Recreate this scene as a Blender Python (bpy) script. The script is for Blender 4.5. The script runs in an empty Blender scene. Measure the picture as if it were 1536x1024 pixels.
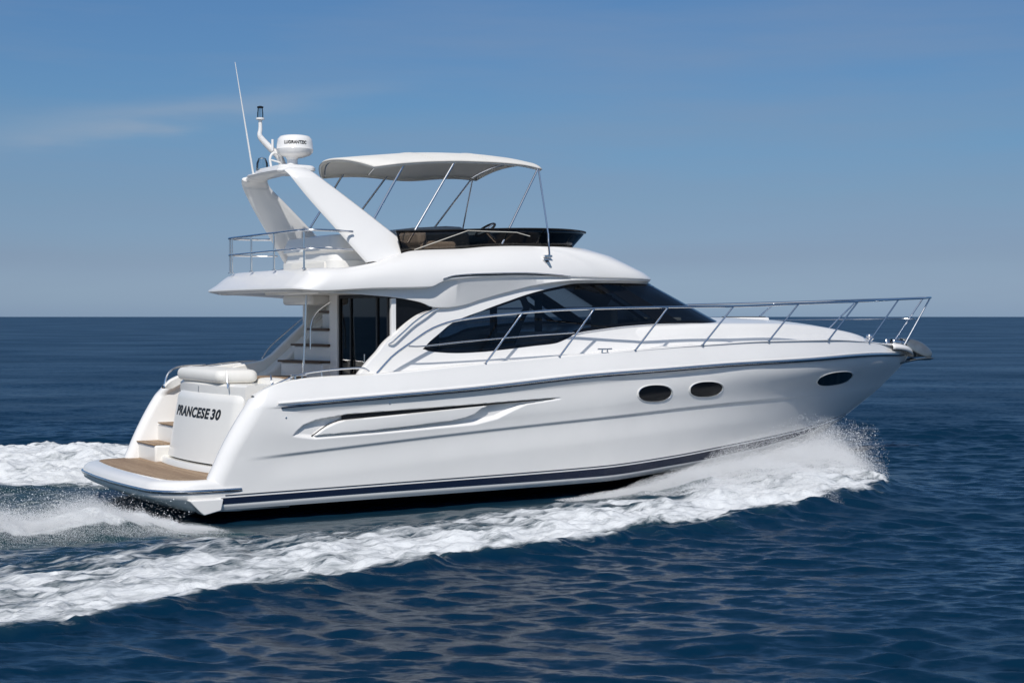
import bpy, bmesh, math, random
import numpy as np
random.seed(7); rng = np.random.default_rng(11)
SC = bpy.context.scene; COL = SC.collection

# ------------------------------------------------------------------ camera, sky, sun, exposure
CAM_H = 2.54
cam = bpy.data.cameras.new('camera'); camo = bpy.data.objects.new('camera', cam); COL.objects.link(camo)
cam.sensor_width = 36.0; cam.lens = 54.2; cam.clip_start = 0.1; cam.clip_end = 60000
camo.location = (0, 0, CAM_H); camo.rotation_euler = (math.pi/2 - 0.0160, 0, 0)
SC.camera = camo
SC.view_settings.view_transform = 'Standard'; SC.view_settings.look = 'None'
SC.cycles.max_bounces = 16; SC.cycles.diffuse_bounces = 10
SC.view_settings.exposure = 0.0; SC.view_settings.gamma = 1.0

HEAD = math.radians(31.2)                     # heading of the yacht in the world
ORG = (-4.93, 21.67, 0.0)
SUN_EL = math.radians(47); SUN_OFF = math.radians(52)      # off the stern, towards starboard
sb = np.array([-math.cos(SUN_OFF), -math.sin(SUN_OFF)])
ch, sh = math.cos(HEAD), math.sin(HEAD)
sw = np.array([sb[0]*ch - sb[1]*sh, sb[0]*sh + sb[1]*ch])
SUN_DIR = np.array([sw[0]*math.cos(SUN_EL), sw[1]*math.cos(SUN_EL), math.sin(SUN_EL)])
sun = bpy.data.lights.new('sun', 'SUN'); suno = bpy.data.objects.new('sun', sun); COL.objects.link(suno)
sun.energy = 3.7; sun.angle = math.radians(0.5); sun.color = (1.0, 0.955, 0.90)
from mathutils import Vector
suno.rotation_euler = Vector(tuple(SUN_DIR)).to_track_quat('Z', 'Y').to_euler()

world = bpy.data.worlds.new('World'); SC.world = world; world.use_nodes = True
nt = world.node_tree; nt.nodes.clear()
def N(t, typ, **kw):
    n = t.nodes.new(typ)
    for k, v in kw.items(): setattr(n, k, v)
    return n
wo = N(nt, 'ShaderNodeOutputWorld'); bg = N(nt, 'ShaderNodeBackground')
sky = N(nt, 'ShaderNodeTexSky'); sky.sky_type = 'NISHITA'; sky.sun_disc = False
sky.sun_elevation = SUN_EL; sky.sun_rotation = math.atan2(SUN_DIR[0], SUN_DIR[1])
sky.altitude = 0; sky.air_density = 1.0; sky.dust_density = 0.6; sky.ozone_density = 2.2
tc = N(nt, 'ShaderNodeTexCoord'); sep = N(nt, 'ShaderNodeSeparateXYZ')
nt.links.new(tc.outputs['Generated'], sep.inputs[0])
# colour tint graded by elevation, multiplied over the sky texture to set its tone
ramp = N(nt, 'ShaderNodeValToRGB'); cr = ramp.color_ramp
SKY_TINT = [(0.0, (.465, .66, 1.14)), (.037, (.375, .472, .75)), (.076, (.373, .483, .672)), (.121, (.362, .529, .70)), (.199, (.372, .556, .745)), (.33, (.41, .62, .84)), (.60, (.60, .71, .77))]
cr.elements[0].position = SKY_TINT[0][0]; cr.elements[0].color = (*SKY_TINT[0][1], 1)
cr.elements[1].position = SKY_TINT[1][0]; cr.elements[1].color = (*SKY_TINT[1][1], 1)
for p_, c_ in SKY_TINT[2:]:
    e_ = cr.elements.new(p_); e_.color = (*c_, 1)
nt.links.new(sep.outputs['Z'], ramp.inputs[0])
mul = N(nt, 'ShaderNodeMix', data_type='RGBA', blend_type='MULTIPLY'); mul.inputs[0].default_value = 1
nt.links.new(sky.outputs[0], mul.inputs[6]); nt.links.new(ramp.outputs[0], mul.inputs[7])
# faint wispy cirrus, stretched sideways
mp = N(nt, 'ShaderNodeMapping'); mp.inputs['Scale'].default_value = (1.6, 1.6, 14); mp.inputs['Rotation'].default_value = (0.0, 0.05, 0)
mp.inputs['Location'].default_value = (0.95, 0.0, 0.6)
nz = N(nt, 'ShaderNodeTexNoise'); nz.inputs['Scale'].default_value = 1.5; nz.inputs['Detail'].default_value = 7; nz.inputs['Roughness'].default_value = 0.55
nt.links.new(tc.outputs['Generated'], mp.inputs[0]); nt.links.new(mp.outputs[0], nz.inputs['Vector'])
mr = N(nt, 'ShaderNodeMapRange'); mr.inputs[1].default_value = 0.47; mr.inputs[2].default_value = 0.80; mr.inputs[3].default_value = 0; mr.inputs[4].default_value = 0.5
nt.links.new(nz.outputs[0], mr.inputs[0])
cm = N(nt, 'ShaderNodeMix', data_type='RGBA'); cm.inputs[7].default_value = (2.3, 3.0, 4.3, 1)
nt.links.new(mr.outputs[0], cm.inputs[0]); nt.links.new(mul.outputs[2], cm.inputs[6])
# one long thin wisp low in the west
def M(op, a, b=None):
    n_ = N(nt, 'ShaderNodeMath', operation=op)
    for k_, q_ in enumerate((a, b)):
        if q_ is None: continue
        if isinstance(q_, (int, float)): n_.inputs[k_].default_value = q_
        else: nt.links.new(q_, n_.inputs[k_])
    return n_.outputs[0]
sx_, sz_ = sep.outputs['X'], sep.outputs['Z']
wn_ = N(nt, 'ShaderNodeTexNoise'); wn_.inputs['Scale'].default_value = 9; wn_.inputs['Detail'].default_value = 7
mpw = N(nt, 'ShaderNodeMapping'); mpw.inputs['Scale'].default_value = (1, 1, 6); nt.links.new(tc.outputs['Generated'], mpw.inputs[0]); nt.links.new(mpw.outputs[0], wn_.inputs['Vector'])
off_ = M('SUBTRACT', sz_, M('ADD', M('MULTIPLY', sx_, .15), .158)); off_ = M('ADD', off_, M('MULTIPLY', M('SUBTRACT', wn_.outputs[0], .5), .03))
band_ = M('POWER', 2.718, M('MULTIPLY', M('POWER', M('DIVIDE', M('ABSOLUTE', off_), .0085), 2.0), -1.0))
along_ = M('POWER', 2.718, M('MULTIPLY', M('POWER', M('DIVIDE', M('ABSOLUTE', M('ADD', sx_, .22)), .11), 2.0), -1.0))
wfac = M('MULTIPLY', M('MULTIPLY', M('MULTIPLY', band_, along_), M('MULTIPLY', wn_.outputs[0], .85)), M('GREATER_THAN', sep.outputs['Y'], 0.0))
cm2 = N(nt, 'ShaderNodeMix', data_type='RGBA'); cm2.inputs[7].default_value = (3.4, 4.0, 4.9, 1)
nt.links.new(wfac, cm2.inputs[0]); nt.links.new(cm.outputs[2], cm2.inputs[6])
bg.inputs['Strength'].default_value = 0.10
nt.links.new(cm2.outputs[2], bg.inputs[0]); nt.links.new(bg.outputs[0], wo.inputs[0])

# ------------------------------------------------------------------ materials
def mat(name, col, rough=0.5, metal=0.0, spec=0.5, coat=0.0, noise=0.0, nscale=20, bump=0.0, bscale=30, trans=0.0, ior=1.45):
    m = bpy.data.materials.new(name); m.use_nodes = True; t = m.node_tree
    b = t.nodes['Principled BSDF']
    b.inputs['Base Color'].default_value = (*col, 1); b.inputs['Roughness'].default_value = rough
    b.inputs['Metallic'].default_value = metal; b.inputs['Specular IOR Level'].default_value = spec
    b.inputs['Coat Weight'].default_value = coat; b.inputs['Coat Roughness'].default_value = 0.06
    b.inputs['IOR'].default_value = ior
    tcn = N(t, 'ShaderNodeTexCoord')
    if noise > 0:
        n = N(t, 'ShaderNodeTexNoise'); n.inputs['Scale'].default_value = nscale; n.inputs['Detail'].default_value = 6
        t.links.new(tcn.outputs['Object'], n.inputs['Vector'])
        r = N(t, 'ShaderNodeMapRange'); r.inputs[1].default_value = 0.3; r.inputs[2].default_value = 0.7
        r.inputs[3].default_value = 1 - noise; r.inputs[4].default_value = 1 + noise*0.4
        t.links.new(n.outputs[0], r.inputs[0])
        x = N(t, 'ShaderNodeMix', data_type='RGBA', blend_type='MULTIPLY'); x.inputs[0].default_value = 1
        x.inputs[6].default_value = (*col, 1); t.links.new(r.outputs[0], x.inputs[7])
        t.links.new(x.outputs[2], b.inputs['Base Color'])
    if bump > 0:
        n = N(t, 'ShaderNodeTexNoise'); n.inputs['Scale'].default_value = bscale; n.inputs['Detail'].default_value = 4
        t.links.new(tcn.outputs['Object'], n.inputs['Vector'])
        bb = N(t, 'ShaderNodeBump'); bb.inputs['Strength'].default_value = 1; bb.inputs['Distance'].default_value = bump
        t.links.new(n.outputs[0], bb.inputs['Height']); t.links.new(bb.outputs[0], b.inputs['Normal'])
    return m
GEL = mat('white_gelcoat', (0.82, 0.808, 0.785), 0.24, coat=0.3, noise=0.03, nscale=1.3, bump=0.0006, bscale=2.5)
GELW = mat('warm_gelcoat', (0.80, 0.785, 0.745), 0.3, coat=0.3, noise=0.03, nscale=1.5)
CREAM = mat('cream_vinyl', (0.79, 0.77, 0.72), 0.5, noise=0.04, nscale=3, bump=0.002, bscale=12)
CANVAS = mat('canvas', (0.74, 0.72, 0.67), 0.8, noise=0.05, nscale=4, bump=0.004, bscale=7)
CHROME = mat('stainless_steel', (0.80, 0.80, 0.80), 0.20, metal=1.0, bump=0.0002, bscale=60)
NAVY = mat('navy_paint', (0.008, 0.014, 0.035), 0.15, coat=0.4)
BLACK = mat('black_antifoul', (0.008, 0.009, 0.011), 0.28, noise=0.3, nscale=5, bump=0.002, bscale=14)
RUBBER = mat('black_rubber', (0.012, 0.012, 0.013), 0.45)
FRIT = mat('black_frit', (0.005, 0.006, 0.008), 0.08, spec=0.35)
DARKIN = mat('dark_interior', (0.03, 0.028, 0.027), 0.6)
BEIGE = mat('beige_upholstery', (0.55, 0.48, 0.38), 0.7, noise=0.05)
CURTAIN = mat('tan_curtain', (0.55, 0.42, 0.25), 0.8)
GREYPAD = mat('grey_cover', (0.30, 0.34, 0.37), 0.45, noise=0.08)
SEAM = mat('grey_sealant', (0.45, 0.45, 0.43), 0.6)
LETTER = mat('black_lettering', (0.01, 0.01, 0.01), 0.4)

def glass_mat(name, tint, rough=0.02, f=0.06):
    m = bpy.data.materials.new(name); m.use_nodes = True; t = m.node_tree; t.nodes.clear()
    o = N(t, 'ShaderNodeOutputMaterial'); mx = N(t, 'ShaderNodeMixShader')
    tr = N(t, 'ShaderNodeBsdfTransparent'); tr.inputs[0].default_value = (*tint, 1)
    gl = N(t, 'ShaderNodeBsdfGlossy'); gl.inputs['Roughness'].default_value = rough
    fr = N(t, 'ShaderNodeFresnel'); fr.inputs['IOR'].default_value = 1.5
    t.links.new(fr.outputs[0], mx.inputs[0]); t.links.new(tr.outputs[0], mx.inputs[1]); t.links.new(gl.outputs[0], mx.inputs[2])
    t.links.new(mx.outputs[0], o.inputs[0]); return m
GLASS = glass_mat('tinted_glass', (0.42, 0.45, 0.48))
SMOKE = glass_mat('smoked_acrylic', (0.42, 0.375, 0.335))
CLEAR = glass_mat('clear_lens', (0.85, 0.9, 0.92))

def teak_mat():
    m = bpy.data.materials.new('teak'); m.use_nodes = True; t = m.node_tree; b = t.nodes['Principled BSDF']
    b.inputs['Roughness'].default_value = 0.65
    tcn = N(t, 'ShaderNodeTexCoord'); sp = N(t, 'ShaderNodeSeparateXYZ'); t.links.new(tcn.outputs['Object'], sp.inputs[0])
    mu = N(t, 'ShaderNodeMath', operation='MULTIPLY'); mu.inputs[1].default_value = 18.0; t.links.new(sp.outputs['X'], mu.inputs[0])
    fr = N(t, 'ShaderNodeMath', operation='FRACT'); t.links.new(mu.outputs[0], fr.inputs[0])
    fl = N(t, 'ShaderNodeMath', operation='FLOOR'); t.links.new(mu.outputs[0], fl.inputs[0])
    gt = N(t, 'ShaderNodeMath', operation='GREATER_THAN'); gt.inputs[1].default_value = 0.09; t.links.new(fr.outputs[0], gt.inputs[0])
    wn = N(t, 'ShaderNodeTexWhiteNoise', noise_dimensions='1D'); t.links.new(fl.outputs[0], wn.inputs['W'])
    mp_ = N(t, 'ShaderNodeMapping'); mp_.inputs['Scale'].default_value = (60, 4, 20); t.links.new(tcn.outputs['Object'], mp_.inputs[0])
    n = N(t, 'ShaderNodeTexNoise'); n.inputs['Scale'].default_value = 1.0; n.inputs['Detail'].default_value = 5; t.links.new(mp_.outputs[0], n.inputs['Vector'])
    ad = N(t, 'ShaderNodeMath', operation='MULTIPLY_ADD'); ad.inputs[1].default_value = 0.35; t.links.new(wn.outputs['Value'], ad.inputs[0]); t.links.new(n.outputs[0], ad.inputs[2])
    r = N(t, 'ShaderNodeValToRGB'); r.color_ramp.elements[0].color = (0.20, 0.125, 0.07, 1); r.color_ramp.elements[1].color = (0.40, 0.28, 0.175, 1)
    r.color_ramp.elements[0].position = 0.3; r.color_ramp.elements[1].position = 0.95
    t.links.new(ad.outputs[0], r.inputs[0])
    mx = N(t, 'ShaderNodeMix', data_type='RGBA'); mx.inputs[6].default_value = (0.09, 0.065, 0.045, 1); t.links.new(r.outputs[0], mx.inputs[7]); t.links.new(gt.outputs[0], mx.inputs[0])
    t.links.new(mx.outputs[2], b.inputs['Base Color']); return m
TEAK = teak_mat()

# ------------------------------------------------------------------ helpers
def sm(a, b, x):
    t = np.clip((np.asarray(x, float)-a)/(b-a), 0, 1); return t*t*(3-2*t)
def pchip(xk, yk, x):
    xk = np.asarray(xk, float); yk = np.asarray(yk, float); x = np.asarray(x, float)
    h = np.diff(xk); d = np.diff(yk)/h; n = len(xk)
    if n == 2: return np.interp(x, xk, yk)
    m = np.zeros(n)
    for i in range(1, n-1):
        if d[i-1]*d[i] > 0:
            w1 = 2*h[i]+h[i-1]; w2 = h[i]+2*h[i-1]; m[i] = (w1+w2)/(w1/d[i-1]+w2/d[i])
    m[0] = d[0]; m[-1] = d[-1]
    i = np.clip(np.searchsorted(xk, x)-1, 0, n-2); xc_ = np.clip(x, xk[0], xk[-1]); t = (xc_-xk[i])/h[i]
    return (2*t**3-3*t**2+1)*yk[i]+(t**3-2*t**2+t)*h[i]*m[i]+(-2*t**3+3*t**2)*yk[i+1]+(t**3-t**2)*h[i]*m[i+1]
def T(tab):
    xs = [p[0] for p in tab]; ys = [p[1] for p in tab]
    return lambda x: pchip(xs, ys, x)
def mesh_obj(name, V, F, m, parent=None, smooth=True, angle=None, label=None):
    me = bpy.data.meshes.new(name); me.from_pydata([tuple(map(float, v)) for v in V], [], [tuple(map(int, f)) for f in F]); me.validate()
    me.materials.append(m)
    if smooth:
        me.polygons.foreach_set('use_smooth', [True]*len(me.polygons))
        if angle:
            try: me.set_sharp_from_angle(angle=math.radians(angle))
            except Exception: pass
    o = bpy.data.objects.new(name, me); COL.objects.link(o)
    if parent: o.parent = parent
    if label: o['label'] = label
    return o
def grid(G, wrap=False, flip=False, off=0):
    """G (n,m,3) -> verts, faces"""
    n, m = G.shape[:2]; F = []
    for i in range(n-1):
        for j in range(m if wrap else m-1):
            a = i*m+j; b = i*m+(j+1) % m; c = (i+1)*m+(j+1) % m; d = (i+1)*m+j
            F.append((a+off, d+off, c+off, b+off) if flip else (a+off, b+off, c+off, d+off))
    return G.reshape(-1, 3), F
class MB:
    def __init__(s): s.V = []; s.F = []
    def add(s, V, F):
        o = len(s.V); s.V += [tuple(v) for v in V]; s.F += [tuple(i+o for i in f) for f in F]; return s
    def g(s, G, wrap=False, mirror=False, flip=False):
        G = np.asarray(G, float); V, F = grid(G, wrap, flip); s.add(V, F)
        if mirror:
            H = G.copy(); H[..., 1] *= -1; V, F = grid(H, wrap, not flip); s.add(V, F)
        return s
    def tube(s, pts, r, segs=10, closed=False, cap=True):
        P = np.asarray(pts, float); n = len(P); rr = np.full(n, r) if np.isscalar(r) else np.asarray(r)
        tg = np.gradient(P, axis=0) if not closed else (np.roll(P, -1, 0)-np.roll(P, 1, 0))
        tg /= np.linalg.norm(tg, axis=1)[:, None]+1e-12
        up = np.array([0, 0, 1.0]) if abs(tg[0][2]) < .9 else np.array([1.0, 0, 0])
        G = []
        for i in range(n):
            a = np.cross(tg[i], up); a /= np.linalg.norm(a)+1e-12; b = np.cross(a, tg[i]); up = b
            G.append([P[i]+rr[i]*(a*math.cos(q)+b*math.sin(q)) for q in np.linspace(0, 2*math.pi, segs, endpoint=False)])
        if closed: G.append(G[0])
        o = len(s.V); s.g(np.array(G), wrap=True)
        if cap and not closed:
            s.F.append(tuple(o+i for i in range(segs))[::-1]); s.F.append(tuple(o+(n-1)*segs+i for i in range(segs)))
        return s
    def box(s, x0, x1, y0, y1, z0, z1):
        V = [(x, y, z) for z in (z0, z1) for y in (y0, y1) for x in (x0, x1)]
        return s.add(V, [(0, 2, 3, 1), (4, 5, 7, 6), (0, 1, 5, 4), (2, 6, 7, 3), (0, 4, 6, 2), (1, 3, 7, 5)])
    def lathe(s, c, prof, segs=32, axis='z', sx=1, sy=1):
        G = np.array([[(c[0]+r*math.cos(q)*sx, c[1]+r*math.sin(q)*sy, c[2]+z) for q in np.linspace(0, 2*math.pi, segs, endpoint=False)] for r, z in prof])
        return s.g(G, wrap=True)
    def prism(s, poly, y0, y1):      # poly in (x,z) extruded along y
        n = len(poly); V = [(p[0], y0, p[1]) for p in poly]+[(p[0], y1, p[1]) for p in poly]
        return s.add(V, [tuple(range(n)), tuple(range(2*n-1, n-1, -1))]+[(i, i+n, (i+1) % n+n, (i+1) % n) for i in range(n)])
    def build(s, name, m, parent=None, smooth=True, angle=35, bevel=0, bseg=3, sub=0, label=None, solid=0, soff=-1):
        o = mesh_obj(name, s.V, s.F, m, parent, smooth, angle, label)
        bm = bmesh.new(); bm.from_mesh(o.data); bmesh.ops.remove_doubles(bm, verts=bm.verts, dist=1e-5)
        bmesh.ops.recalc_face_normals(bm, faces=bm.faces); bm.to_mesh(o.data); bm.free()
        if angle and smooth: o.data.set_sharp_from_angle(angle=math.radians(angle))
        if solid:
            k = o.modifiers.new('solid', 'SOLIDIFY'); k.thickness = solid; k.offset = soff
        if bevel:
            k = o.modifiers.new('bevel', 'BEVEL'); k.width = bevel; k.segments = bseg; k.limit_method = 'ANGLE'; k.angle_limit = math.radians(30)
        if sub:
            k = o.modifiers.new('sub', 'SUBSURF'); k.levels = sub; k.render_levels = sub
        return o
def spline(pts, n=12):
    """Catmull-Rom through pts"""
    P = np.asarray(pts, float); Q = np.vstack([2*P[0]-P[1], P, 2*P[-1]-P[-2]]); out = []
    for i in range(1, len(Q)-2):
        for t in np.linspace(0, 1, n, endpoint=False):
            a, b, c, d = Q[i-1], Q[i], Q[i+1], Q[i+2]
            out.append(.5*((2*b)+(-a+c)*t+(2*a-5*b+4*c-d)*t*t+(-a+3*b-3*c+d)*t**3))
    out.append(P[-1]); return np.array(out)

# ================================================================== THE YACHT
yacht = bpy.data.objects.new('motor_yacht', None); COL.objects.link(yacht)
yacht.location = ORG; yacht.rotation_euler = (0, 0, HEAD); yacht.empty_display_size = 1
yacht['label'] = 'white flybridge motor yacht under way with grey canopy and navy hull stripe'
yacht['category'] = 'yacht'

# ---------------- hull lines: half breadth and height along x
yR = T([(0, 1.96), (.87, 2.05), (3, 2.15), (6, 2.15), (8, 2.03), (9.5, 1.83), (11, 1.48), (12.3, 1.02), (13.3, .58), (14, .28), (14.53, 0)])
yC = T([(-.2, 1.93), (0, 1.93), (3, 1.98), (6, 1.9), (8, 1.6), (9.5, 1.2), (10.5, .86), (11.5, .46), (12.3, .13), (12.56, 0)])
yS = T([(-.2, 1.96), (0, 1.96), (3, 2.02), (6, 1.96), (8, 1.72), (9.5, 1.36), (10.5, 1.05), (11.5, .70), (12.3, .38), (13.02, 0)])
yK = T([(0, 1.97), (3, 2.06), (6, 2.04), (8, 1.86), (9.5, 1.6), (11, 1.16), (12.3, .68), (13.3, .25), (13.88, 0)])
zC = T([(-.2, .02), (.13, .02), (2.75, .038), (6.2, .051), (7.6, .113), (10, .21), (11.3, .33), (12.56, .53)])
zS2 = T([(-.2, .08), (.12, .083), (2.73, .117), (6.14, .131), (7.51, .199), (9.1, .298), (11.1, .471), (12.64, .694), (12.98, .735)])
zS1 = T([(-.2, .197), (.08, .199), (2.73, .237), (6.14, .282), (7.51, .345), (9.1, .451), (11.1, .575), (12.64, .719), (13.02, .76)])
zK = T([(0, .64), (.53, .673), (3.12, .854), (6.07, 1.022), (8.97, 1.152), (12.8, 1.224), (13.88, 1.27)])
zR = T([(.4, 1.32), (.89, 1.35), (2.27, 1.43), (3.71, 1.505), (5.99, 1.667), (7.29, 1.721), (8.7, 1.776), (10.4, 1.808), (12.6, 1.852), (14.53, 1.83)])
zE = T([(.6, 1.45), (.75, 1.56), (1.03, 1.66), (1.5, 1.715), (2.37, 1.744), (4.06, 1.864), (6.72, 2.023), (8.08, 2.09), (9.64, 2.137), (11.32, 2.14), (12.5, 2.101), (13.83, 2.0), (14.46, 1.93)])
yE = lambda x: np.maximum(yR(x)-.075-.06*sm(11, 14, x), 0)*np.clip((14.46-x)/.12, 0, 1)**.5
def yE(x):
    x = np.asarray(x, float); return T([(.4, 1.93), (1.0, 1.97), (3, 2.07), (6, 2.07), (8, 1.94), (9.5, 1.73), (11, 1.38), (12.3, .93), (13.3, .52), (14, .27), (14.46, 0)])(x)
def fair(f, a, b, sg):
    # fair the offsets like a spline batten: gaussian over a fine uniform table, straight-line extension past both ends
    xs = np.linspace(a, b, 600); y = np.asarray(f(xs), float); h = xs[1]-xs[0]; n = int(4*sg/h)
    L_ = y[0]-(y[8]-y[0])/8*np.arange(n, 0, -1); R_ = y[-1]+(y[-1]-y[-9])/8*np.arange(1, n+1)
    k = np.exp(-.5*(np.arange(-n, n+1)*h/sg)**2); k /= k.sum(); g = np.convolve(np.concatenate([L_, y, R_]), k, 'valid')
    return lambda x: np.asarray(f(x))*(1-sm(6, 8.5, x))+np.interp(x, xs, g)*sm(6, 8.5, x)
LINES = [(-.06, 12.56, yC, zC), (-.05, 12.98, yS, zS2), (-.045, 13.02, yS, zS1), (.12, 13.88, yK, zK), (.50, 14.53, yR, zR), (.60, 14.46, yE, zE)]
NS = 900
s_ = np.concatenate([np.linspace(0, .06, 60, endpoint=False), np.linspace(.06, .95, NS-120, endpoint=False), 1-(np.linspace(.05**.5, 0, 60))**2])
P6 = np.zeros((len(LINES), len(s_), 3))
for k, (xa, xe, fy, fz) in enumerate(LINES):
    x = xa+(xe-xa)*s_; fy = fair(fy, xa, xe, .9); fz = fair(fz, xa, xe, .5)
    y = fy(x); d = np.clip((x-xa)/.22, 0, 1); y = y-.16*(1-np.sqrt(1-(1-d)**2))
    P6[k, :, 0] = x; P6[k, :, 1] = np.maximum(y, 0); P6[k, :, 2] = fz(x)
    P6[k, -1, 1] = 0
vk = [0, .05, .12, .40, .86, 1.0]; vq = np.concatenate([np.linspace(0, .05, 4, endpoint=False), np.linspace(.05, .12, 5, endpoint=False), np.linspace(.12, 1, 150)])
HG = np.zeros((len(vq), len(s_), 3))
for i in range(len(s_)):
    for c in range(3): HG[:, i, c] = pchip(vk, P6[:, i, c], vq)
# relief pressed into the topsides: undercut below the rubbing strake, knuckle, engine air scoop
X, Yh, Z = HG[..., 0], HG[..., 1], HG[..., 2]
ledge = T([(.5, 1.32), (.93, 1.325), (1.27, 1.25), (2.67, 1.337), (6, 1.528), (7.83, 1.659), (9.0, 1.70), (14.6, 1.83)])
zr = zR(X); zl = np.minimum(ledge(X), zr-.004)
depth = .05*sm(.7, 1.3, X)*(1-sm(7.5, 9.3, X))
depth = depth*.8
ins = depth*np.where(Z > zl, sm(0, 1, (zr-Z)/np.maximum(zr-zl, .01)), 1-sm(0, .35, zl-Z))*(Z < zr)
zk = zK(X)+.02; kd = .025*sm(.4, 1.2, X)*(1-sm(8, 12.5, X))
ins = ins+kd*np.where(Z > zk-.055, sm(0, .055, zk-Z), 1-sm(0, .35, zk-.055-Z))*(Z < zk)
def sdf(px, pz, poly):
    poly = np.array(poly); d = np.full(px.shape, 1e9); ins_ = np.zeros(px.shape, bool)
    for i in range(len(poly)):
        a = poly[i]; b = poly[(i+1) % len(poly)]; e = b-a; wx = px-a[0]; wz = pz-a[1]
        t = np.clip((wx*e[0]+wz*e[1])/(e@e), 0, 1); d = np.minimum(d, np.hypot(wx-e[0]*t, wz-e[1]*t))
        c = ((a[1] > pz) != (b[1] > pz)) & (px < (b[0]-a[0])*(pz-a[1])/(b[1]-a[1]+1e-12)+a[0]); ins_ ^= c
    return np.where(ins_, -d, d)
def smooth_poly(p, n=8):
    p = np.array(list(p)+[p[0]]); return spline(p, n)[:-1]
SCO = [(1.10, .94), (1.18, 1.03), (1.27, 1.10), (1.46, 1.165), (1.911, 1.227), (4.086, 1.311), (5.30, 1.362), (5.36, 1.345), (5.34, 1.318), (4.75, 1.262), (4.50, 1.17), (4.264, 1.07), (3.898, 1.0), (2.4, .93), (1.435, .895)]
PAN = [(1.44, .950), (1.57, 1.035), (1.72, 1.10), (1.86, 1.135), (4.086, 1.268), (3.99, 1.235), (3.88, 1.16), (3.74, 1.115), (3.5, 1.075), (2.4, .995)]
so = sdf(X, Z, SCO); sp_ = sdf(X, Z, PAN)
# one-sided: sharp at the top of the recess, a broad lit slope at its foot
w_low = np.interp(X, [1, 4, 5.3], [.06, .07, .05])
top_half = Z > (np.interp(X, [1.1, 1.43, 4, 5.3], [.95, 1.02, 1.19, 1.34]))
prof = np.where(top_half, sm(0, .022, -so), sm(0, w_low, -so))
dsc = np.interp(X, [1.1, 1.25, 1.6, 4.0, 5.0, 5.35], [.02, .045, .09, .09, .05, .01])*prof
dsc = dsc*sm(-.004, .018, sp_)
ins = ins+np.where(so < 0, dsc, 0)
# shallow seats for the portholes
PORTS = [(7.10, 1.367, .335, .125), (8.19, 1.398, .36, .118), (11.72, 1.462, .60, .118)]
nearer = sm(0, .03, Yh)
HG[..., 1] = Yh-ins*nearer
mb = MB(); mb.g(HG, mirror=True)
# wing returns round the quarter and runs forward as the inner face of the bulwark
r0 = np.argmin(abs(Z[:, 0]-.40)); A = HG[r0:, 0, :]
inner = []
for (dx, dy) in [(0, 0), (.005, -.06), (.05, -.115), (.12, -.13), (.6, -.13), (1.9, -.13)]:
    q = A.copy(); q[:, 0] += dx; q[:, 1] += dy; q[:, 2] = np.minimum(q[:, 2], A[-1, 2]); inner.append(q)
IW = np.array(inner)
for j in range(IW.shape[1]):       # top of the inner face follows the sheer
    for k in (4, 5):
        fr = (IW[k, j, 2]-IW[k, 0, 2])/(A[-1, 2]-A[0, 2]); IW[k, j, 2] = .40+fr*(zE(np.array(IW[k, j, 0]))-.40)
mb.g(IW, mirror=True)
# transom face below the platform
TF = HG[:r0+1, 0, :].copy(); TM = TF.copy(); TM[:, 1] *= -1
hull = mb.build('hull', GEL, yacht, angle=55)

mb = MB(); CH = HG[0]
keelz = T([(-.1, -.55), (8, -.55), (9.5, -.42), (10.8, -.15), (11.84, .217), (12.56, .53)])
rows = []
for t in np.linspace(0, 1, 9):
    q = CH.copy(); q[:, 1] = CH[:, 1]*(1-t); kz = keelz(CH[:, 0]); q[:, 2] = CH[:, 2]+(kz-CH[:, 2])*t**1.1
    if t == 0: q[:, 1] += .0
    rows.append(q)
mb.g(np.array(rows)[:, ::6], mirror=True)
mb.g(np.array([TF-[.0, 0, 0], TM]))
R0 = np.array(rows)[:, 0]; R1 = R0.copy(); R1[:, 1] *= -1; mb.g(np.array([R0, R1]))
mb.box(-.02, .3, -.08, .08, -.7, -.4)
mb.build('hull_bottom', BLACK, yacht, angle=40)

def side_y(x, z):
    """half breadth of the topsides at (x, z), relief included"""
    ys_ = []; zs_ = []
    for r in range(0, HG.shape[0], 2):
        X_ = HG[r, :, 0]
        if X_[0] <= x <= X_[-1]:
            i = min(max(int(np.searchsorted(X_, x)), 1), len(X_)-1); t = (x-X_[i-1])/(X_[i]-X_[i-1]+1e-9)
            ys_.append(HG[r, i-1, 1]*(1-t)+HG[r, i, 1]*t); zs_.append(HG[r, i-1, 2]*(1-t)+HG[r, i, 2]*t)
    if not zs_: return 0.0
    return float(np.interp(z, zs_, ys_))
def band(name, top, bot, x0, x1, out, m, parent, n=160, mirror=True, thick=.02, yf=None, rows_=4, lab=None):
    mb = MB(); f = yf or side_y; G = []
    for x in np.linspace(x0, x1, n):
        zt, zb = float(top(x)), float(bot(x)); ln = []
        for t in np.linspace(0, 1, rows_):
            z = zt+(zb-zt)*t; bulge = out
            ln.append((x, max(f(x, z), 0)+bulge, z))
        ln = [(x, max(f(x, zt), 0)-thick, zt)]+ln+[(x, max(f(x, zb), 0)-thick, zb)]; G.append(ln)
    mb.g(np.array(G), mirror=mirror)
    G = np.array(G)
    for e in (G[0], G[-1]):
        for s in ((1, -1) if mirror else (1,)):
            mb.add([(p[0], p[1]*s, p[2]) for p in e], [tuple(range(len(e)))])
    return mb.build(name, m, parent, angle=30, label=lab)
cx = lambda f, d=0: (lambda x: f(np.array(x))+d)
# navy boot stripe with the fine pinstripes above and white line below
band('boot_stripe', cx(zS1, -.022), cx(zS2, .012), .14, 12.93, .006, NAVY, hull)
band('pinstripe', cx(zS1, .016), cx(zS1, .004), .2, 12.9, .007, NAVY, hull, rows_=2)
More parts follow.
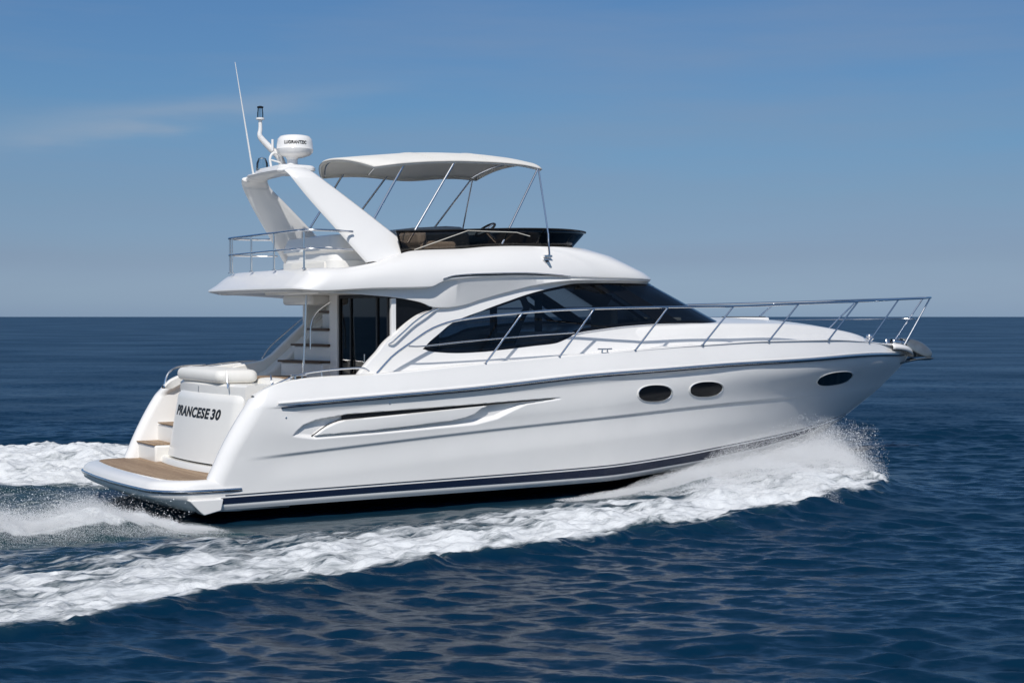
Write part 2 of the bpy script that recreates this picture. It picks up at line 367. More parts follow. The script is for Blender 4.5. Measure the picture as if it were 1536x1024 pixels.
# rubbing strake: steel half-round on a dark base, running round the bow
mb = MB(); G = []
xs = np.concatenate([np.linspace(.88, 13.6, 160), np.linspace(13.66, 14.53, 24)])
prof = [(0, .030), (.018, .024), (.018, .004), (.0, 0.0)]
for x in xs:
    z = float(zR(x)); y = float(yR(x)); w = min(1, (x-.86)/.5)
    G.append([(x+(.015 if x > 14.3 else 0), y+.012*w+.018*w*math.cos(a), z+.012+.022*w*math.sin(a)) for a in np.linspace(math.pi/2, -math.pi/2, 8)])
G = np.array(G); mb.g(G, mirror=True); mb.build('rubbing_strake', CHROME, hull, angle=40)
band('strake_base', cx(zR, -.008), cx(zR, -.026), .95, 14.3, .013, NAVY, hull, rows_=2, yf=lambda x, z: float(yR(x)))
mb = MB(); G = []
for x in np.linspace(.9, 14.4, 150):
    z = float(zR(x)); y = float(yR(x)); G.append([(x, y-.01, z+.062), (x, y+.008, z+.058), (x, y+.016, z+.045), (x, y+.012, z+.034), (x, y-.01, z+.03)])
mb.g(np.array(G), mirror=True); mb.build('strake_moulding', GEL, hull, angle=40)

# air scoop grille bars
mb = MB()
for k in range(4):
    t0 = .15+.22*k; G = []
    for x in np.linspace(1.84, 4.06, 60):
        zt = np.interp(x, [1.5, 1.911, 4.086], [1.175, 1.227, 1.311]); zb = np.interp(x, [1.7, 1.86, 4.086], [1.09, 1.135, 1.268])
        z = zt+(zb-zt)*t0; y = float(yK(x))*.4+float(yR(x))*.6-.055; G.append([(x, y-.02, z+.0075), (x, y, z+.0075), (x, y, z-.0075), (x, y-.02, z-.0075)])
    mb.g(np.array(G), wrap=True, mirror=True)
mb.build('air_grille', RUBBER, hull, smooth=False)

for sd in (-1, 1):
    mb = MB(); L_ = [(x, sd*(side_y(x, z)+.004), z) for x, z in spline([(1.40, .935), (1.46, .975), (1.57, 1.045), (1.70, 1.105), (1.84, 1.145), (1.98, 1.165)], 8)]
    mb.tube(L_, .009, 6); mb.build('scoop_edge', RUBBER, hull)
    mb = MB(); L_ = [(x, sd*(float(yK(x))*.4+float(yR(x))*.6-.03), float(np.interp(x, [4.04, 5.30], [1.292, 1.345]))) for x in np.linspace(4.04, 5.25, 24)]
    mb.tube(L_, np.linspace(.016, .004, 24), 6); mb.build('scoop_shade_bar', DARKIN, hull)  # dark bar added as the shade along the recess top, forward of the grille
    for (x, z) in ((1.02, 1.20), (2.52, 1.36)):
        mb = MB(); y = sd*side_y(x, z); mb.lathe((0, 0, 0), [(0, -.004), (.016, -.004), (.014, .004), (.006, .006), (0, .006)], 12)
        mb.V = [(x+a, y+sd*c_, z+b) for a, b, c_ in mb.V]; mb.build('drain_outlet', CHROME, hull)

# portholes: black glass in a steel-and-white rim, lying on the flared topside
for (px_, pz_, pa, pb) in PORTS:
    for s in (-1, 1):
        if True:
            mbf = MB(); mbg = MB(); n = 56; slope = .03
            def pt(sc, ang, out):
                ex = 2.35; c, d = math.cos(ang), math.sin(ang)
                ux = math.copysign(abs(c)**(2/ex), c)*pa*sc; uz = math.copysign(abs(d)**(2/ex), d)*pb*sc
                uz += ux*(.02 if px_ > 10 else -.02)
                x = px_+ux; z = pz_+uz
                return (x, s*(side_y(x, z)+out), z)
            an = np.linspace(0, 2*math.pi, n, endpoint=False)
            w = .022/pa
            rim = [(1.0+.03/pa*1.1, -.004), (1.0+.028/pa, .009), (1.0+.010/pa, .013), (1.0, .008), (1-.012/pa, -.002)]
            mbf.g(np.array([[pt(1+(r-1)*1.0, a, o) for a in an] for r, o in rim]), wrap=True)
            fr = mbf.build('porthole', GELW if True else CHROME, yacht, angle=25)
            mbc = MB(); mbc.g(np.array([[pt(r, a, o) for a in an] for r, o in [(1.0+.012/pa, .0135), (1.0+.004/pa, .016), (1-.004/pa, .010)]]), wrap=True)
            mbc.build('steel_ring', CHROME, fr, angle=25)
            V = [pt(r, a, .004) for r in (.985, .7, .4, .12) for a in an]
            mbg.g(np.array(V).reshape(4, n, 3), wrap=True); c0 = len(mbg.V); mbg.V.append((px_, s*(side_y(px_, pz_)+.004), pz_))
            mbg.F += [(3*n+i, 3*n+(i+1) % n, c0) for i in range(n)]
            mbg.build('pane', FRIT, fr, angle=None)

# ---------------- swim platform
def plan(xa, rc, Y0, xf, n=10, bow=.14):
    """half outline from aft centre to forward side; slight round of the aft edge"""
    pts = []
    yc = Y0-rc
    for y in np.linspace(0, yc, 14, endpoint=False): pts.append((xa+bow*(y/Y0)**2, y))
    x0 = xa+bow*(yc/Y0)**2
    for a in np.linspace(0, math.pi/2, 12): pts.append((x0+rc*(1-math.cos(a)), yc+rc*math.sin(a)))
    for x in np.linspace(x0+rc, xf, n)[1:]: pts.append((x, Y0-.06*float(sm(.2, 1.15, x))))
    return pts
def ring(pl, z): return [(p[0], p[1], z) for p in pl]
mb = MB()
sec = [(-.56, .34, 1.80, .412, .0), (-.60, .38, 1.85, .411, 0), (-.70, .54, 1.93, .395, 0), (-.755, .58, 1.955, .355, 0), (-.77, .60, 1.965, .31, 0), (-.77, .60, 1.965, .25, 0), (-.755, .60, 1.96, .20, 0), (-.70, .58, 1.94, .16, 0), (-.40, .45, 1.92, .03, 0), (-.34, .42, 1.91, .0, 0), (-.05, .42, 1.85, -.02, 0)]
G = np.array([ring(plan(a, r, Y, 1.15, 22), z) for a, r, Y, z, _ in sec]); mb.g(G, mirror=True)
top = G[0]; C0 = top.copy(); C0[:, 1] = 0; mb.g(np.array([top, C0]), mirror=True)
plat = mb.build('swim_platform', GEL, yacht, angle=50)
mb = MB(); pl = plan(-.545, .34, 1.78, .9); o = np.array(ring(pl, .418)); C0 = o.copy(); C0[:, 1] = 0; o2 = o.copy(); o2[:, 2] = .40
mb.g(np.array([o2, o, C0]), mirror=True); mb.build('teak_deck', TEAK, plat, angle=30)
mb = MB()
pl = plan(-.78, .60, 1.975, .42); full = [(p[0], p[1], .285) for p in pl][::-1]+[(p[0], -p[1], .285) for p in pl][1:]
full = np.array(full); full[:, 2] -= .0
mb.tube(full, .020, 10); mb.build('fender_rail', CHROME, plat)
mb = MB(); full2 = full.copy(); full2[:, 2] -= .024
mb.tube(full2, .007, 8); mb.build('fender_strip', NAVY, plat)
# spray step at the quarter, under the platform
mb = MB(); mb.prism([(-.30, .17), (.16, .17), (.13, .02), (-.10, -.03), (-.16, .02)], -2.005, -1.75); mb.build('quarter_step', GEL, plat, bevel=.012)
mb = MB(); mb.prism([(-.30, .17), (.16, .17), (.13, .02), (-.10, -.03), (-.16, .02)], 1.75, 2.005); mb.build('quarter_step', GEL, plat, bevel=.012)

# ---------------- transom moulding, steps, cockpit
def tx(y, z): return .27+.08*y*y+.18*(z-.41)
mb = MB(); ys = np.linspace(-1.42, .84, 40); zs = np.concatenate([np.linspace(.53, 1.40, 24), [1.45, 1.485, 1.50]])
G = np.array([[(tx(y, z)+(.0 if z < 1.41 else (z-1.40)**2*10)+.0+.06*max(0, (y-.70)/.14)**2+.06*max(0, (-1.28-y)/.14)**2, y, z) for y in ys] for z in zs])
mb.g(G); back = G[-1].copy(); back[:, 0] += .12; mb.g(np.array([G[-1], back]))
for e in (0, -1):
    c = G[:, e]; d = c.copy(); d[:, 0] += .5; mb.g(np.array([c, d]))
b0 = G[0].copy(); b0[:, 0] += .08; mb.g(np.array([b0, G[0]]))
panel = mb.build('transom_door', GELW, yacht, angle=35)
mb = MB(); ys = np.linspace(-1.62, .90, 30)
G = np.array([[(tx(y, .41)+dx, y, z) for y in ys] for z, dx in [(.405, -.045), (.48, -.035), (.50, -.02), (.505, .10)]]); mb.g(G)
for e in (0, -1):
    c = G[:, e]; d = c.copy(); d[:, 0] += .5; mb.g(np.array([c, d]))
mb.build('transom_plinth', GELW, yacht, angle=30)
# body behind the panel up to the sunpad ledge
mb = MB(); ys = np.linspace(-1.45, .86, 24)
G = np.array([[(tx(y, 1.5)+dx, y, z) for y in ys] for dx, z in [(.06, .5), (.05, 1.46), (.045, 1.50), (.05, 1.585), (.09, 1.615), (.9, 1.615)]]); mb.g(G)
for e in (0, -1):
    c = G[:, e]; d = c.copy(); d[:, 0] = 1.5; mb.g(np.array([c, d]))
mb.build('transom_locker', GELW, yacht, angle=30)

# lettering
def letters(body, size, spacing, shear, m, name, parent, place, extr=.002, offset=0.0, sx=1.0):
    cu = bpy.data.curves.new('txt', 'FONT'); cu.body = body; cu.size = size; cu.space_character = spacing; cu.shear = shear
    cu.align_x = 'CENTER'; cu.align_y = 'CENTER'; cu.offset = offset; cu.extrude = extr; cu.resolution_u = 4
    to = bpy.data.objects.new('txt', cu); COL.objects.link(to); bpy.context.view_layer.update()
    me = bpy.data.meshes.new_from_object(to.evaluated_get(bpy.context.evaluated_depsgraph_get())); bpy.data.objects.remove(to)
    for v in me.vertices: v.co = Vector(place(v.co.x*sx, v.co.y, v.co.z))
    me.materials.clear(); me.materials.append(m); me.name = name; o = bpy.data.objects.new(name, me); COL.objects.link(o); o.parent = parent; return o
def on_panel(u, v, w):
    y = -.20-u; z = 1.19+v; return (tx(y, z)-.0035-w, y, z)
letters('PRANCESE', .19, 1.10, .16, LETTER, 'name_lettering', panel, lambda u, v, w: on_panel(u-.165, v, w), offset=.0065, sx=1.33)
letters('30', .19, 1.10, .16, LETTER, 'number_lettering', panel, lambda u, v, w: on_panel(u+.665, v, w), offset=.0065, sx=1.33)

# port-side steps from the platform up to the cockpit
mb = MB(); mb.box(.20, 1.3, .90, 1.80, .40, .655); st = mb.build('lower_step', GELW, yacht, bevel=.03)
mb = MB(); mb.box(.175, .62, .92, 1.72, .657, .675); mb.build('tread', TEAK, st, bevel=.006)
mb = MB(); mb.box(.50, 1.6, .88, 1.80, .40, .93); st = mb.build('upper_step', GELW, yacht, bevel=.03)
mb = MB(); mb.box(.475, 1.0, .92, 1.62, .932, .95); mb.build('tread', TEAK, st, bevel=.006)
mb = MB(); mb.lathe((0, 0, 0), [(0, .0), (.035, .0), (.04, .006), (.03, .012), (0, .012)], 20)
for v in range(len(mb.V)): x, y, z = mb.V[v]; mb.V[v] = (.33+x, 1.80-z, .60+y)
mb.build('shower_socket', CHROME, yacht)

# cockpit sole, coamings and bulwark tops
mb = MB(); mb.box(.9, 2.72, -1.85, 1.85, .98, 1.02); mb.build('cockpit_sole', TEAK, yacht)
mb = MB(); G = []
for x in np.linspace(.64, 3.9, 60):
    e = float(yE(x)); z = float(zE(x)); e -= .15*(1-math.sqrt(1-(1-min(1, (x-.60)/.22))**2))
    iw = .13+.10*float(sm(1.0, 2.2, x))
    G.append([(x, e, z), (x, e-.02, z+.012), (x, e-iw+.03, z+.014), (x, e-iw, z-.01), (x, e-iw-.01, 1.0)])
mb.g(np.array(G), mirror=True); mb.build('coaming', GELW, yacht, angle=40)
mb = MB(); G = []
for x in np.linspace(.98, 2.34, 24):
    zc = float(np.interp(x, [.98, 1.18, 1.66, 2.22, 2.34], [1.66, 1.745, 1.80, 1.85, 1.90])); G.append([(x, 1.90, 1.6), (x, 1.885, zc-.02), (x, 1.86, zc), (x, 1.78, zc), (x, 1.75, zc-.02), (x, 1.72, 1.05)])
mb.g(np.array(G)); mb.build('coaming_liner', GELW, yacht, angle=40)
# side and fore deck
mb = MB(); G = []
for x in np.concatenate([np.linspace(2.3, 13.8, 90), np.linspace(13.85, 14.46, 14)]):
    e = float(yE(x)); z = float(zE(x)); inn = 1.55 if x < 8.2 else 0
    w = [1, .985, .96, .93]; G.append([(x, e, z), (x, max(e-.012, 0), z+.012), (x, max(e-.03, 0), z+.016), (x, max(e-.05, 0), z+.002), (x, max(e-.07, 0), z-.006)]+[(x, (e-.07)*(1-t)+t*min(inn, max(e-.07, 0)), z-.006+.03*t) if e > .08 else (x, 0, z) for t in (.25, .5, .75, 1)])
mb.g(np.array(G), mirror=True); deck = mb.build('deck', GEL, yacht, angle=50)
# foredeck trunk with crowned top
tyb = T([(6.0, 1.60), (6.8, 1.645), (7.6, 1.62), (8.3, 1.58), (9, 1.50), (10, 1.34), (11, 1.08), (12, .78), (13, .42), (13.5, .16), (13.62, 0)])
tzt = T([(6.0, 2.25), (6.5, 2.325), (7.2, 2.385), (8, 2.42), (8.8, 2.437), (10.3, 2.432), (11.2, 2.40), (12.2, 2.315), (12.94, 2.215), (13.4, 2.11), (13.62, 2.03)])
mb = MB(); G = []
for x in np.concatenate([np.linspace(6.0, 13.2, 80), np.linspace(13.24, 13.62, 14)]):
    yb = float(tyb(x)); zt = float(tzt(x)); zb = float(zE(x))-.02; h = zt-zb; cr_ = np.interp(x, [8.6, 9.4, 10.5, 12, 13.6], [.0, .10, .09, .05, .0])
    k = min(1, yb/.3)
    G.append([(x, yb, zb), (x, yb-.035*k, zb+.45*h), (x, yb-.075*k, zb+.80*h), (x, yb-.115*k, zb+.95*h), (x, max(yb-.19*k, 0), zt)]+[(x, max(yb-.19*k, 0)*(1-t), zt+cr_*math.sin(t*math.pi/2)) for t in (.2, .4, .6, .8, 1)])
mb.g(np.array(G), mirror=True); trunk = mb.build('foredeck_coachroof', GEL, yacht, angle=50)
mb = MB(); G = []
for x in np.linspace(6.0, 11.2, 80):
    yb = float(tyb(x)) if x > 8 else float(np.interp(x, [6, 8], [1.70, 1.62])); z = float(tzt(x)) if x > 8.2 else 2.43
    zz = np.interp(x, [6, 7, 8.2], [2.315, 2.375, float(z)]) if x < 8.2 else z
    G.append([(x, yb-.155+.012, zz-.02), (x, yb-.155+.02, zz-.012), (x, yb-.155, zz-.004)])
# foredeck hatch and small deck fittings
mb = MB(); mb.box(10.2, 10.85, -.32, .32, 2.44, 2.53); h = mb.build('foredeck_hatch', GEL, trunk, bevel=.03)
mb = MB(); mb.box(10.25, 10.80, -.27, .27, 2.531, 2.545); mb.build('hatch_pane', FRIT, h, bevel=.005)
def cleat(x, y, z, rot=0, L=.26, par=None):
    mb = MB(); hL = L/2
    for dx in (-.05, .05): mb.tube([(dx, 0, 0), (dx*.9, 0, .05)], .012, 8)
    mb.tube(spline([(-hL, 0, .058), (-.06, 0, .056), (.06, 0, .056), (hL, 0, .058)], 6), .011, 8); mb.box(-.07, .07, -.02, .02, -.005, .006)
    c, s = math.cos(rot), math.sin(rot)
    mb.V = [(x+v[0]*c-v[1]*s, y+v[0]*s+v[1]*c, z+v[2]) for v in mb.V]
    return mb.build('deck_cleat', CHROME, yacht)
for s in (-1, 1):
    cleat(6.15, s*2.045, 2.0); cleat(12.9, s*.56, 2.10, s*-.45, .24); cleat(1.25, s*1.93, 1.70, 0, .22)
mb = MB()       # windlass, chain stopper and roller at the stemhead
mb.lathe((13.55, .02, 2.04), [(0, .17), (.05, .17), (.06, .14), (.045, .12), (.035, .09), (.06, .06), (.075, .03), (.085, 0)], 20)
mb.box(13.42, 13.72, -.10, .10, 2.03, 2.06); mb.tube([(13.45, -.12, 2.10), (13.45, -.2, 2.15)], .02, 8)
mb.build('windlass', CHROME, yacht)

# stemhead cap and anchor
mb = MB(); G = []
for t in np.linspace(0, 1, 14):
    x = 13.75+.86*t; w = .34*(1-t**2.2)+.05; z = 2.035-.13*t**2
    G.append([(x, w+.02, z-.09-.03*t), (x, w+.015, z-.03), (x, w-.03, z+.005), (x, w*.5, z+.012), (x, 0, z+.015)])
mb.g(np.array(G), mirror=True)
e = G[-1]; mb.add([(p[0], p[1], p[2]) for p in e]+[(p[0], -p[1], p[2]) for p in e[::-1][1:]], [tuple(range(9))]); mb.build('stemhead_cap', GEL, yacht, angle=50, solid=.01)
anc = MB()   # plough-type anchor housed under the roller
rollerm = MB()
G = []
for t in np.linspace(0, 1, 10):      # bow roller trough
    x = 14.05+.62*t; z = 2.075-.05*t-.06*t*t
    G.append([(x, .10, z+.05), (x, .105, z-.02), (x, .085, z-.06), (x, 0, z-.075)])
rollerm.g(np.array(G), mirror=True)
rollerm.build('bow_roller', CHROME, yacht, angle=40, solid=.012)
shank = spline([(14.1, 0, 2.09), (14.4, 0, 2.10), (14.68, 0, 2.06), (14.82, 0, 1.98), (14.86, 0, 1.86)], 8)
G = []
for p in shank: G.append([(p[0]-.02, .022, p[2]-.035), (p[0]+.01, .022, p[2]+.035), (p[0]+.01, -.022, p[2]+.035), (p[0]-.02, -.022, p[2]-.035)])
anc.g(np.array(G), wrap=True); 
anchor = anc.build('anchor', CHROME, yacht, angle=30, bevel=.006)
mb = MB(); G = []   # fluke shell: hood that curls down and aft round the stem
STEEL2 = mat('galvanised_steel', (0.30, 0.32, 0.32), 0.35, metal=0.8, noise=.15, nscale=8)
fl = [(14.30, 2.13, .10), (14.50, 2.13, .15), (14.70, 2.095, .18), (14.85, 2.03, .19), (14.95, 1.965, .18), (15.0, 1.915, .15)]
lo = [(14.36, 1.99, .12), (14.50, 1.88, .19), (14.64, 1.80, .23), (14.78, 1.76, .24), (14.91, 1.755, .22), (15.01, 1.77, .17)]
for (a, b) in zip(fl, lo):
    G.append([(b[0], b[2], b[1]), ((a[0]+b[0])/2+.03, (a[2]+b[2])/2*1.04, (a[1]+b[1])/2+.02), (a[0], a[2]*.75, a[1]-.01), (a[0]+.01, a[2]*.35, a[1]+.005), (a[0]+.01, 0, a[1]+.01)])
G = np.array(G); mb.g(G, mirror=True)
mb.add([tuple(p_) for p_ in G[-1]]+[(p_[0], -p_[1], p_[2]) for p_ in G[-1][::-1][1:]], [tuple(range(9))])
mb.build('fluke', STEEL2, anchor, angle=40, solid=.014, sub=1)
mb = MB(); G = []
for t in np.linspace(0, 1, 10):
    x = 14.18+.80*t; z = 1.64+.10*math.sin(t*1.9); w = .04+.20*math.sin(t*math.pi*.6)
    G.append([(x, w, z+.03), (x, w*.6, z+.0), (x, 0, z-.012)])
mb.g(np.array(G), mirror=True); mb.build('fluke_tip', STEEL2, anchor, angle=40, solid=.014)

# ---------------- deckhouse
WB = T([(2.0, 1.80), (5, 1.78), (6.5, 1.67), (7.7, 1.45)])
XA = T([(1.70, 2.16), (1.787, 2.24), (1.94, 2.395), (2.06, 2.53), (2.17, 2.632), (2.307, 2.81), (2.465, 3.02), (2.587, 3.23), (2.664, 3.45), (3.2, 3.46)])
def hx(u, z):
    w = sm(4.0, 7.7, u); return u-1.8*(z-2.43)*w
def house_pt(q, z):
    """q in [0,1] side, (1,2] front wrap"""
    if q <= 1:
        x0 = float(XA(z)); u = x0+(7.7-x0)*q; return np.array([float(hx(u, z)), float(WB(u))-.17*(z-2.0), z])
    a = (q-1)*math.pi/2; y0 = 1.45-.17*(z-2.0); xs_ = float(hx(7.7, z))
    return np.array([xs_+(1.57+.30*min(max((3.07-z)/.64, 0), 1.2))*math.sin(a)**(2/2.6), y0*max(math.cos(a), 0)**(2/2.6), z])
qs = np.concatenate([np.linspace(0, 1, 150), 1+np.linspace(0, 1, 50)[1:]])
wtop = T([(3.235, 2.083), (3.30, 2.16), (3.458, 2.274), (3.725, 2.454), (4.229, 2.627), (4.673, 2.765), (5.103, 2.887), (5.58, 2.982), (6.078, 3.049), (6.909, 3.068), (9.5, 3.068)])
wbot = T([(3.235, 2.079), (3.30, 2.055), (3.415, 2.038), (3.771, 2.019), (4.147, 2.029), (4.59, 2.063), (5.065, 2.107), (5.454, 2.142), (5.686, 2.21), (5.874, 2.288), (6.342, 2.347), (6.912, 2.395), (7.804, 2.43), (9.6, 2.44)])
def solve(q, f):
    z = 2.4
    for _ in range(25): z = .5*z+.5*float(f(house_pt(q, z)[0]))
    return z
G1 = []; G2 = []; WG = []; hole = []
zdeck = lambda x: float(zE(np.array(min(x, 9))))-.03
for q in qs:
    p = house_pt(q, 2.2)
    zd = zdeck(house_pt(q, 1.9)[0])
    zb = solve(q, wbot); ztp = solve(q, wtop)
    x_b = house_pt(q, 2.08)[0]
    if x_b < 3.235: zb = ztp = 2.081
    G1.append([house_pt(q, zd+(zb-zd)*t) for t in np.linspace(0, 1, 8)])
    G2.append([house_pt(q, ztp+(3.12-ztp)*t) for t in np.linspace(0, 1, 14)])
    if ztp-zb > .006: WG.append([(q, zb+(ztp-zb)*t) for t in np.linspace(0, 1, 12)])
mb = MB(); mb.g(np.array(G1), mirror=True); mb.g(np.array(G2), mirror=True)
# aft edge return (thickness of the buttress)
E0 = np.array([house_pt(0, z) for z in np.linspace(1.72, 3.1, 40)]); E1 = E0.copy(); E1[:, 1] -= .035; E1[:, 0] -= .02; E2 = E0.copy(); E2[:, 1] -= .14; E2[:, 0] += .0; E3 = E2.copy(); E3[:, 0] += .25
mb.g(np.array([E0, E1, E2, E3]), mirror=True)
house = mb.build('deckhouse', GEL, yacht, angle=50)
def on_house(name, uv, out, m, par, mir=True, thick=0.0):
    G = []
    for col in uv:
        ln = []
        for (q, z) in col:
            p = house_pt(q, z); p2 = house_pt(min(q+.004, 2), z); p1 = house_pt(max(q-.004, 0), z); tg = p2-p1; n = np.array([-tg[1], tg[0], 0.0]); n /= np.linalg.norm(n)+1e-9
            if n[1] < 0 and q < 1.6: n = -n
            ln.append(p+n*out)
        G.append(ln)
    mb = MB(); mb.g(np.array(G), mirror=mir); return mb.build(name, m, par, angle=50, solid=thick)
# side glass up to the A pillar, screen glass from there round the front
side = [c for c in WG if c[0][0] <= 1.02]; front = [c for c in WG if c[0][0] >= 1.0]
on_house('side_window', side, -.012, GLASS, house)
on_house('windscreen', front, -.012, GLASS, house)
# black frit border: edge bands and pillars
def ribbon(q0, q1, w):   # pillar between two q
    return [[(q, z) for z in np.linspace(solve(q, wbot), solve(q, wtop), 10)] for q in np.linspace(q0, q1, 4)]
top_b = [[(c[0][0], c[-1][1]-t) for t in np.linspace(0, min(.035, (c[-1][1]-c[0][1])*.4), 3)] for c in WG]
bot_b = [[(c[0][0], c[0][1]+t) for t in np.linspace(0, min(.05, (c[-1][1]-c[0][1])*.4), 3)] for c in WG]
on_house('window_border', top_b, -.006, FRIT, house); on_house('window_border', bot_b, -.006, FRIT, house)
def q_of(x, z=2.7):
    a, b = 0.0, 1.0
    for _ in range(40):
        m_ = (a+b)/2
        if house_pt(m_, z)[0] < x: a = m_
        else: b = m_
    return a
for x, w in ((4.95, .14), (6.95, .12)):
    on_house('window_pillar', ribbon(q_of(x), q_of(x+w), 0), -.020, FRIT, house)
on_house('window_pillar', ribbon(1.0, 1.10, 0), -.006, FRIT, house)
on_house('window_pillar', ribbon(1.42, 1.47, 0), -.006, FRIT, house)
# steel line under the forward glass
mb = MB(); L_ = [house_pt(q, solve(q, wbot)-.012) for q in qs if .60 < q < 1.7]; L_ = np.array(L_); L_[:, 1] += .008
mb.tube(L_, .008, 6); M_ = L_.copy(); M_[:, 1] *= -1; mb.tube(M_, .008, 6); mb.build('window_trim', CHROME, house)
# grab rail on the buttress
for s in (-1, 1):
    mb = MB(); pts = []
    for z in (2.15, 2.2, 2.32, 2.46, 2.58, 2.66):
        p = np.array([float(XA(z))+.06, 1.80-.17*(z-2)+.055, z]); pts.append(p)
    pts[0][1] -= .05; pts[-1][1] -= .05
    P_ = spline(pts, 8); P_[:, 1] *= s; mb.tube(P_, .014, 8); mb.build('grab_rail', CHROME, house)
# aft bulkhead: posts, sliding glass doors, curtain
xb = 2.74
mb = MB(); mb.box(xb-.03, xb+.05, .06, .30, 1.0, 2.9); mb.box(xb+.02, xb+.09, -1.70, -1.63, 1.0, 2.8); mb.box(xb-.03, xb+.02, .02, .07, 1.0, 2.9)
mb.build('bulkhead_post', GEL, yacht, bevel=.008)
mb = MB(); mb.box(3.24, 3.30, .30, 1.60, 1.0, 2.88); mb.box(xb+.052, 3.30, .22, .295, 1.0, 2.88); mb.build('aft_bulkhead', GELW, yacht, bevel=.01)
door = MB(); 
for (a, b) in ((-.02, .02), (-.40, -.36), (-1.28, -1.23), (-1.62, -1.58)): door.box(xb, xb+.045, a, b, 1.02, 2.86)
door.box(xb, xb+.045, -1.62, .02, 1.02, 1.10); door.box(xb, xb+.045, -1.62, .02, 2.81, 2.86)
dr = door.build('saloon_door', RUBBER, yacht, bevel=.004)
mb = MB(); mb.box(xb+.02, xb+.028, -1.60, -.02, 1.10, 2.81); mb.build('door_pane', GLASS, dr, smooth=False)
mb = MB(); mb.tube([(xb-.04, -.95, 1.5), (xb-.04, -.95, 2.0)], .012, 8); mb.build('door_handle', CHROME, dr)
mb = MB(); G = []
for y in np.linspace(-.02, -.34, 60): G.append([(xb+.13+.02*math.sin(y*75), y, 1.05), (xb+.13+.02*math.sin(y*75+.4), y, 2.8)])
mb.g(np.array(G)); mb.build('curtain', CURTAIN, yacht, angle=80)
mb = MB(); mb.prism([(2.82, 1.8), (3.55, 1.8), (3.52, 2.62), (3.25, 2.74), (2.82, 2.86)], -1.665, -1.65); mb.build('quarter_window', FRIT, house, smooth=False)
mb = MB(); mb.prism([(2.88, 2.38), (3.45, 2.6), (3.45, 2.9), (2.88, 2.9)], 1.62, 1.70); mb.build('stair_wall', GELW, yacht, bevel=.02)
# interior seen through the glass
mb = MB(); mb.box(2.8, 8.4, -1.55, 1.55, 1.15, 1.25); mb.build('saloon_floor', DARKIN, yacht)
mb = MB(); mb.box(4.9, 5.9, -1.45, -.9, 1.25, 2.30); mb.box(4.9, 5.9, -1.48, -1.35, 2.2, 2.32); mb.build('galley_unit', mat('galley_grey', (.4, .4, .4), .6), yacht, bevel=.03)
mb = MB(); mb.box(3.2, 4.6, .9, 1.5, 1.25, 2.15); mb.build('saloon_settee', BEIGE, yacht, bevel=.06)
mb = MB(); mb.box(7.0, 7.5, -1.1, -.45, 1.6, 2.25); mb.box(6.95, 7.08, -1.1, -.45, 2.2, 2.72); mb.build('helm_seat', BEIGE, yacht, bevel=.06)
mb = MB(); mb.prism([(7.9, 2.0), (8.9, 2.35), (8.0, 2.5), (7.75, 2.46)], -1.15, 1.15); mb.build('dashboard', DARKIN, yacht, bevel=.03)
mb = MB(); mb.box(7.75, 8.35, -1.05, -.55, 2.475, 2.53); mb.build('chart_tray', mat('pale_tray', (.7, .66, .55), .6), yacht, bevel=.01)
mb = MB(); 
for y in (-.5, .9): mb.box(5.95, 6.02, y, y+.12, 1.25, 3.0)
mb.build('interior_post', DARKIN, yacht)

# ---------------- flybridge moulding (lofted plan loops)
def loop(xa, rc, Y, xs_, xc, z, n=2.6, yb=0.0, zaft=None, bow=.06):
    """half plan loop: aft centre -> corner -> side -> front wrap -> front centre"""
    pts = []; yc = float(Y(xa+rc))-rc
    for y in np.linspace(0, yc, 12, endpoint=False): pts.append((xa+bow*(y/(yc+rc))**2, y))
    for a in np.linspace(0, math.pi/2, 12, endpoint=False): pts.append((xa+bow+rc*(1-math.cos(a)), yc+rc*math.sin(a)))
    for x in np.linspace(xa+bow+rc, xs_, 90, endpoint=False): pts.append((x, float(Y(x))))
    y0 = float(Y(xs_))
    for a in np.linspace(0, math.pi/2, 36): pts.append((xs_+(xc-xs_)*math.sin(a)**(2/n), y0*max(math.cos(a), 0)**(2/n)))
    return np.array([(x, y, float(z(x))) for x, y in pts])
hy = lambda x, z, o: float(np.interp(x, [house_pt(q, z)[0] for q in qs[:150:6]], [house_pt(q, z)[1] for q in qs[:150:6]]))+o
zL0 = T([(1.2, 2.885), (1.45, 2.88), (1.84, 2.869), (2.45, 2.837), (2.865, 2.80), (3.18, 2.747), (3.44, 2.672), (3.6, 2.672), (3.86, 2.70), (4.22, 2.795), (4.66, 2.902), (5.09, 2.995), (5.5, 3.05), (5.97, 3.088), (6.9, 3.105), (8.1, 3.10)])
YL0 = T([(1.2, 1.70), (2.4, 1.74), (3.2, 1.745), (3.45, 1.74), (4.2, 1.70), (5.1, 1.655), (5.97, 1.55), (6.45, 1.42)])
zL1 = T([(1.2, 2.925), (1.6, 2.895), (2.4, 2.936), (3.2, 2.96), (3.32, 2.967), (3.45, 3.02), (3.58, 3.065), (3.8, 3.09), (4.55, 3.135), (5.74, 3.15), (8.1, 3.13)])
YL1 = T([(1.2, 1.86), (2.4, 1.87), (3.2, 1.86), (3.6, 1.83), (4.5, 1.76), (5.5, 1.63), (6.45, 1.435)])
zL2 = T([(1.4, 3.10), (2.0, 3.12), (2.43, 3.19), (3.2, 3.27), (3.88, 3.315), (5.1, 3.36), (6.5, 3.37), (7.6, 3.34)])
YL2 = T([(1.3, 1.80), (2.4, 1.81), (3.2, 1.78), (3.9, 1.73), (5.1, 1.61), (6.2, 1.42)])
zL3 = T([(1.5, 3.20), (2.0, 3.21), (2.43, 3.27), (2.9, 3.40), (3.2, 3.475), (4.08, 3.53), (4.53, 3.572), (5.2, 3.595), (6.0, 3.60), (6.8, 3.60)])
